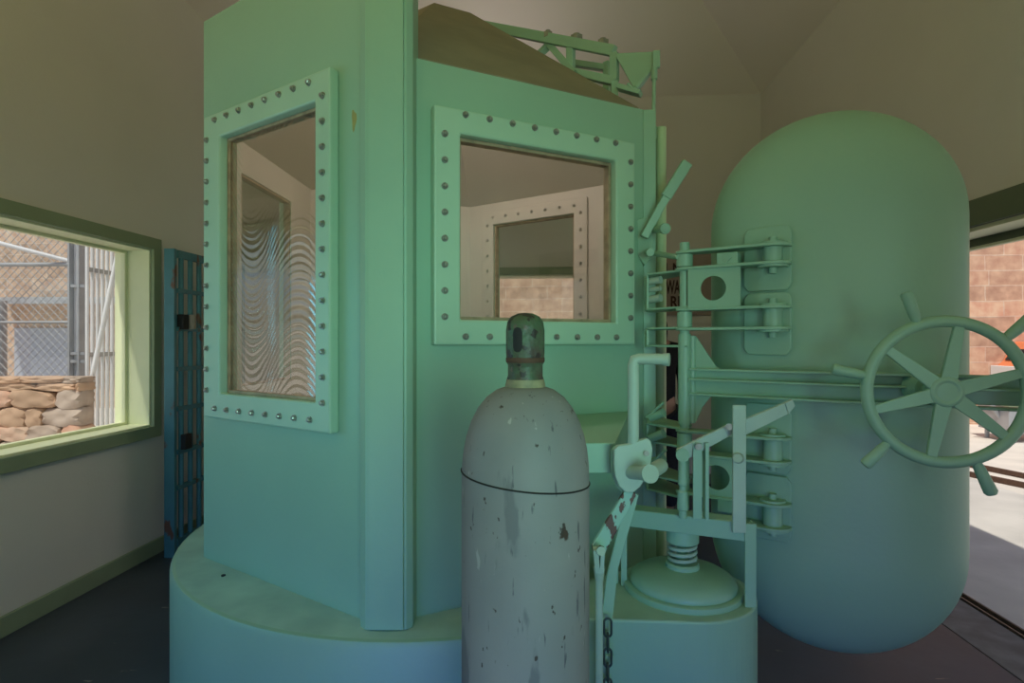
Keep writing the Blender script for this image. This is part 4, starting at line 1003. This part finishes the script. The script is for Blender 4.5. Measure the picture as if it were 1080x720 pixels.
# ------------------------------------------------------------------ outside, right: rails, cart, orange vehicle
def railline(offx):
    bm = NB(); a = Vector((4.9 + offx, 7.2, 0)); 
    bar(bm, at(1020, 484 + offx, 6.75 - offx * 0.12), at(1110, 503 + offx, 6.0 - offx * 0.1), 0.05, 0.07)
    return bm
for i, o_ in enumerate((0, 11)):
    bm = NB(); p0 = at(1000, 480 + o_, 6.9 - i * 0.5); p1 = at(1130, 508 + o_, 5.7 - i * 0.35); p0.z = p1.z = -0.02; bar(bm, p0, p1, 0.05, 0.05)
    tag(obj('steel_rail', bm, M['rust']), ('farther' if i == 0 else 'nearer') + ' of the two rusty rails on the sunlit ground by the doorway', 'rail', 'rails on the ground outside the doorway')
vh = thing('vehicle', 'orange vehicle with dark windows half cut off by the right edge, outside the doorway', 'vehicle', (*at(1085, 360, 9.2).xy, -0.05))
vc = at(1064, 360, 9.2) + Vector((0.42, 0, 0.0))
def vb(x0, x1, z0, z1, y0=0.0, y1=1.6):
    bm = NB(); box(bm, (vc.x + x0, vc.y + y0, z0), (vc.x + x1, vc.y + y1, z1)); return bm
bm = NB(); prism(bm, [Vector((vc.x + a_, vc.y, z_)) for a_, z_ in ((0, 0.45), (3.2, 0.45), (3.2, 1.42), (0.35, 1.42), (0.15, 1.08), (0, 0.95))], (0, 0.9, 0)); obj('body', bm, M['orange'], vh, bevel=0.03)
bm = NB(); prism(bm, [Vector((vc.x + a_, vc.y - 0.01, z_)) for a_, z_ in ((0.22, 1.06), (1.25, 1.06), (1.25, 1.34), (0.40, 1.34))], (0, 0.02, 0)); obj('side_window', bm, M['black'], vh)
bm = NB(); prism(bm, [Vector((vc.x + 0.15 + 0.2 * k_ - 0.012, vc.y + y_, 1.10 + 0.28 * k_)) for k_, y_ in ((0, 0.08), (0, 0.82), (1, 0.82), (1, 0.08))], (0.014, 0, 0.0)); obj('windscreen', bm, M['black'], vh)
bm = NB(); box(bm, (vc.x - 0.06, vc.y + 0.02, 0.80), (vc.x + 0.005, vc.y + 0.88, 1.0)); obj('front_panel', bm, M['white'], vh, bevel=0.01)
bm = NB(); prism(bm, [Vector((vc.x + a_, vc.y - 0.01, z_)) for a_, z_ in ((1.35, 1.08), (2.3, 1.08), (2.3, 1.34), (1.35, 1.34))], (0, 0.02, 0)); obj('side_window', bm, M['black'], vh)
for x_ in (0.6, 2.6):
    for yy in (0.0, 0.72):
        bm = NB(); cyl(bm, (vc.x + x_, vc.y + yy - 0.02, 0.28), (vc.x + x_, vc.y + yy + 0.18, 0.28), 0.33, seg=28); obj('wheel', bm, M['black'], vh, smooth=True)
ct = thing('utility_cart', 'small grey and green cart on legs standing on the sunlit ground behind the handwheel', 'cart', (*at(1072, 450, 8.2).xy, -0.05))
q = at(1072, 450, 8.2)
bm = NB(); box(bm, (q.x - 0.10, q.y, 0.10), (q.x + 0.9, q.y + 0.6, 0.48)); obj('tray', bm, M['galv'], ct, bevel=0.01)
bm = NB(); box(bm, (q.x - 0.14, q.y - 0.04, 0.48), (q.x + 0.94, q.y + 0.64, 0.53)); obj('top', bm, M['trim'], ct, bevel=0.01)
for x_ in (0.0, 0.8):
    for yy in (0.05, 0.55):
        bm = NB(); cyl(bm, (q.x + x_, q.y + yy, -0.05), (q.x + x_, q.y + yy, 0.12), 0.03, seg=12); obj('leg', bm, M['galv'], ct, smooth=True)
bm = NB(); bar(bm, (q.x - 0.35, q.y + 0.2, 0.75), (q.x - 0.08, q.y + 0.2, 0.30), 0.05, 0.04); obj('handle', bm, M['galv'], ct)
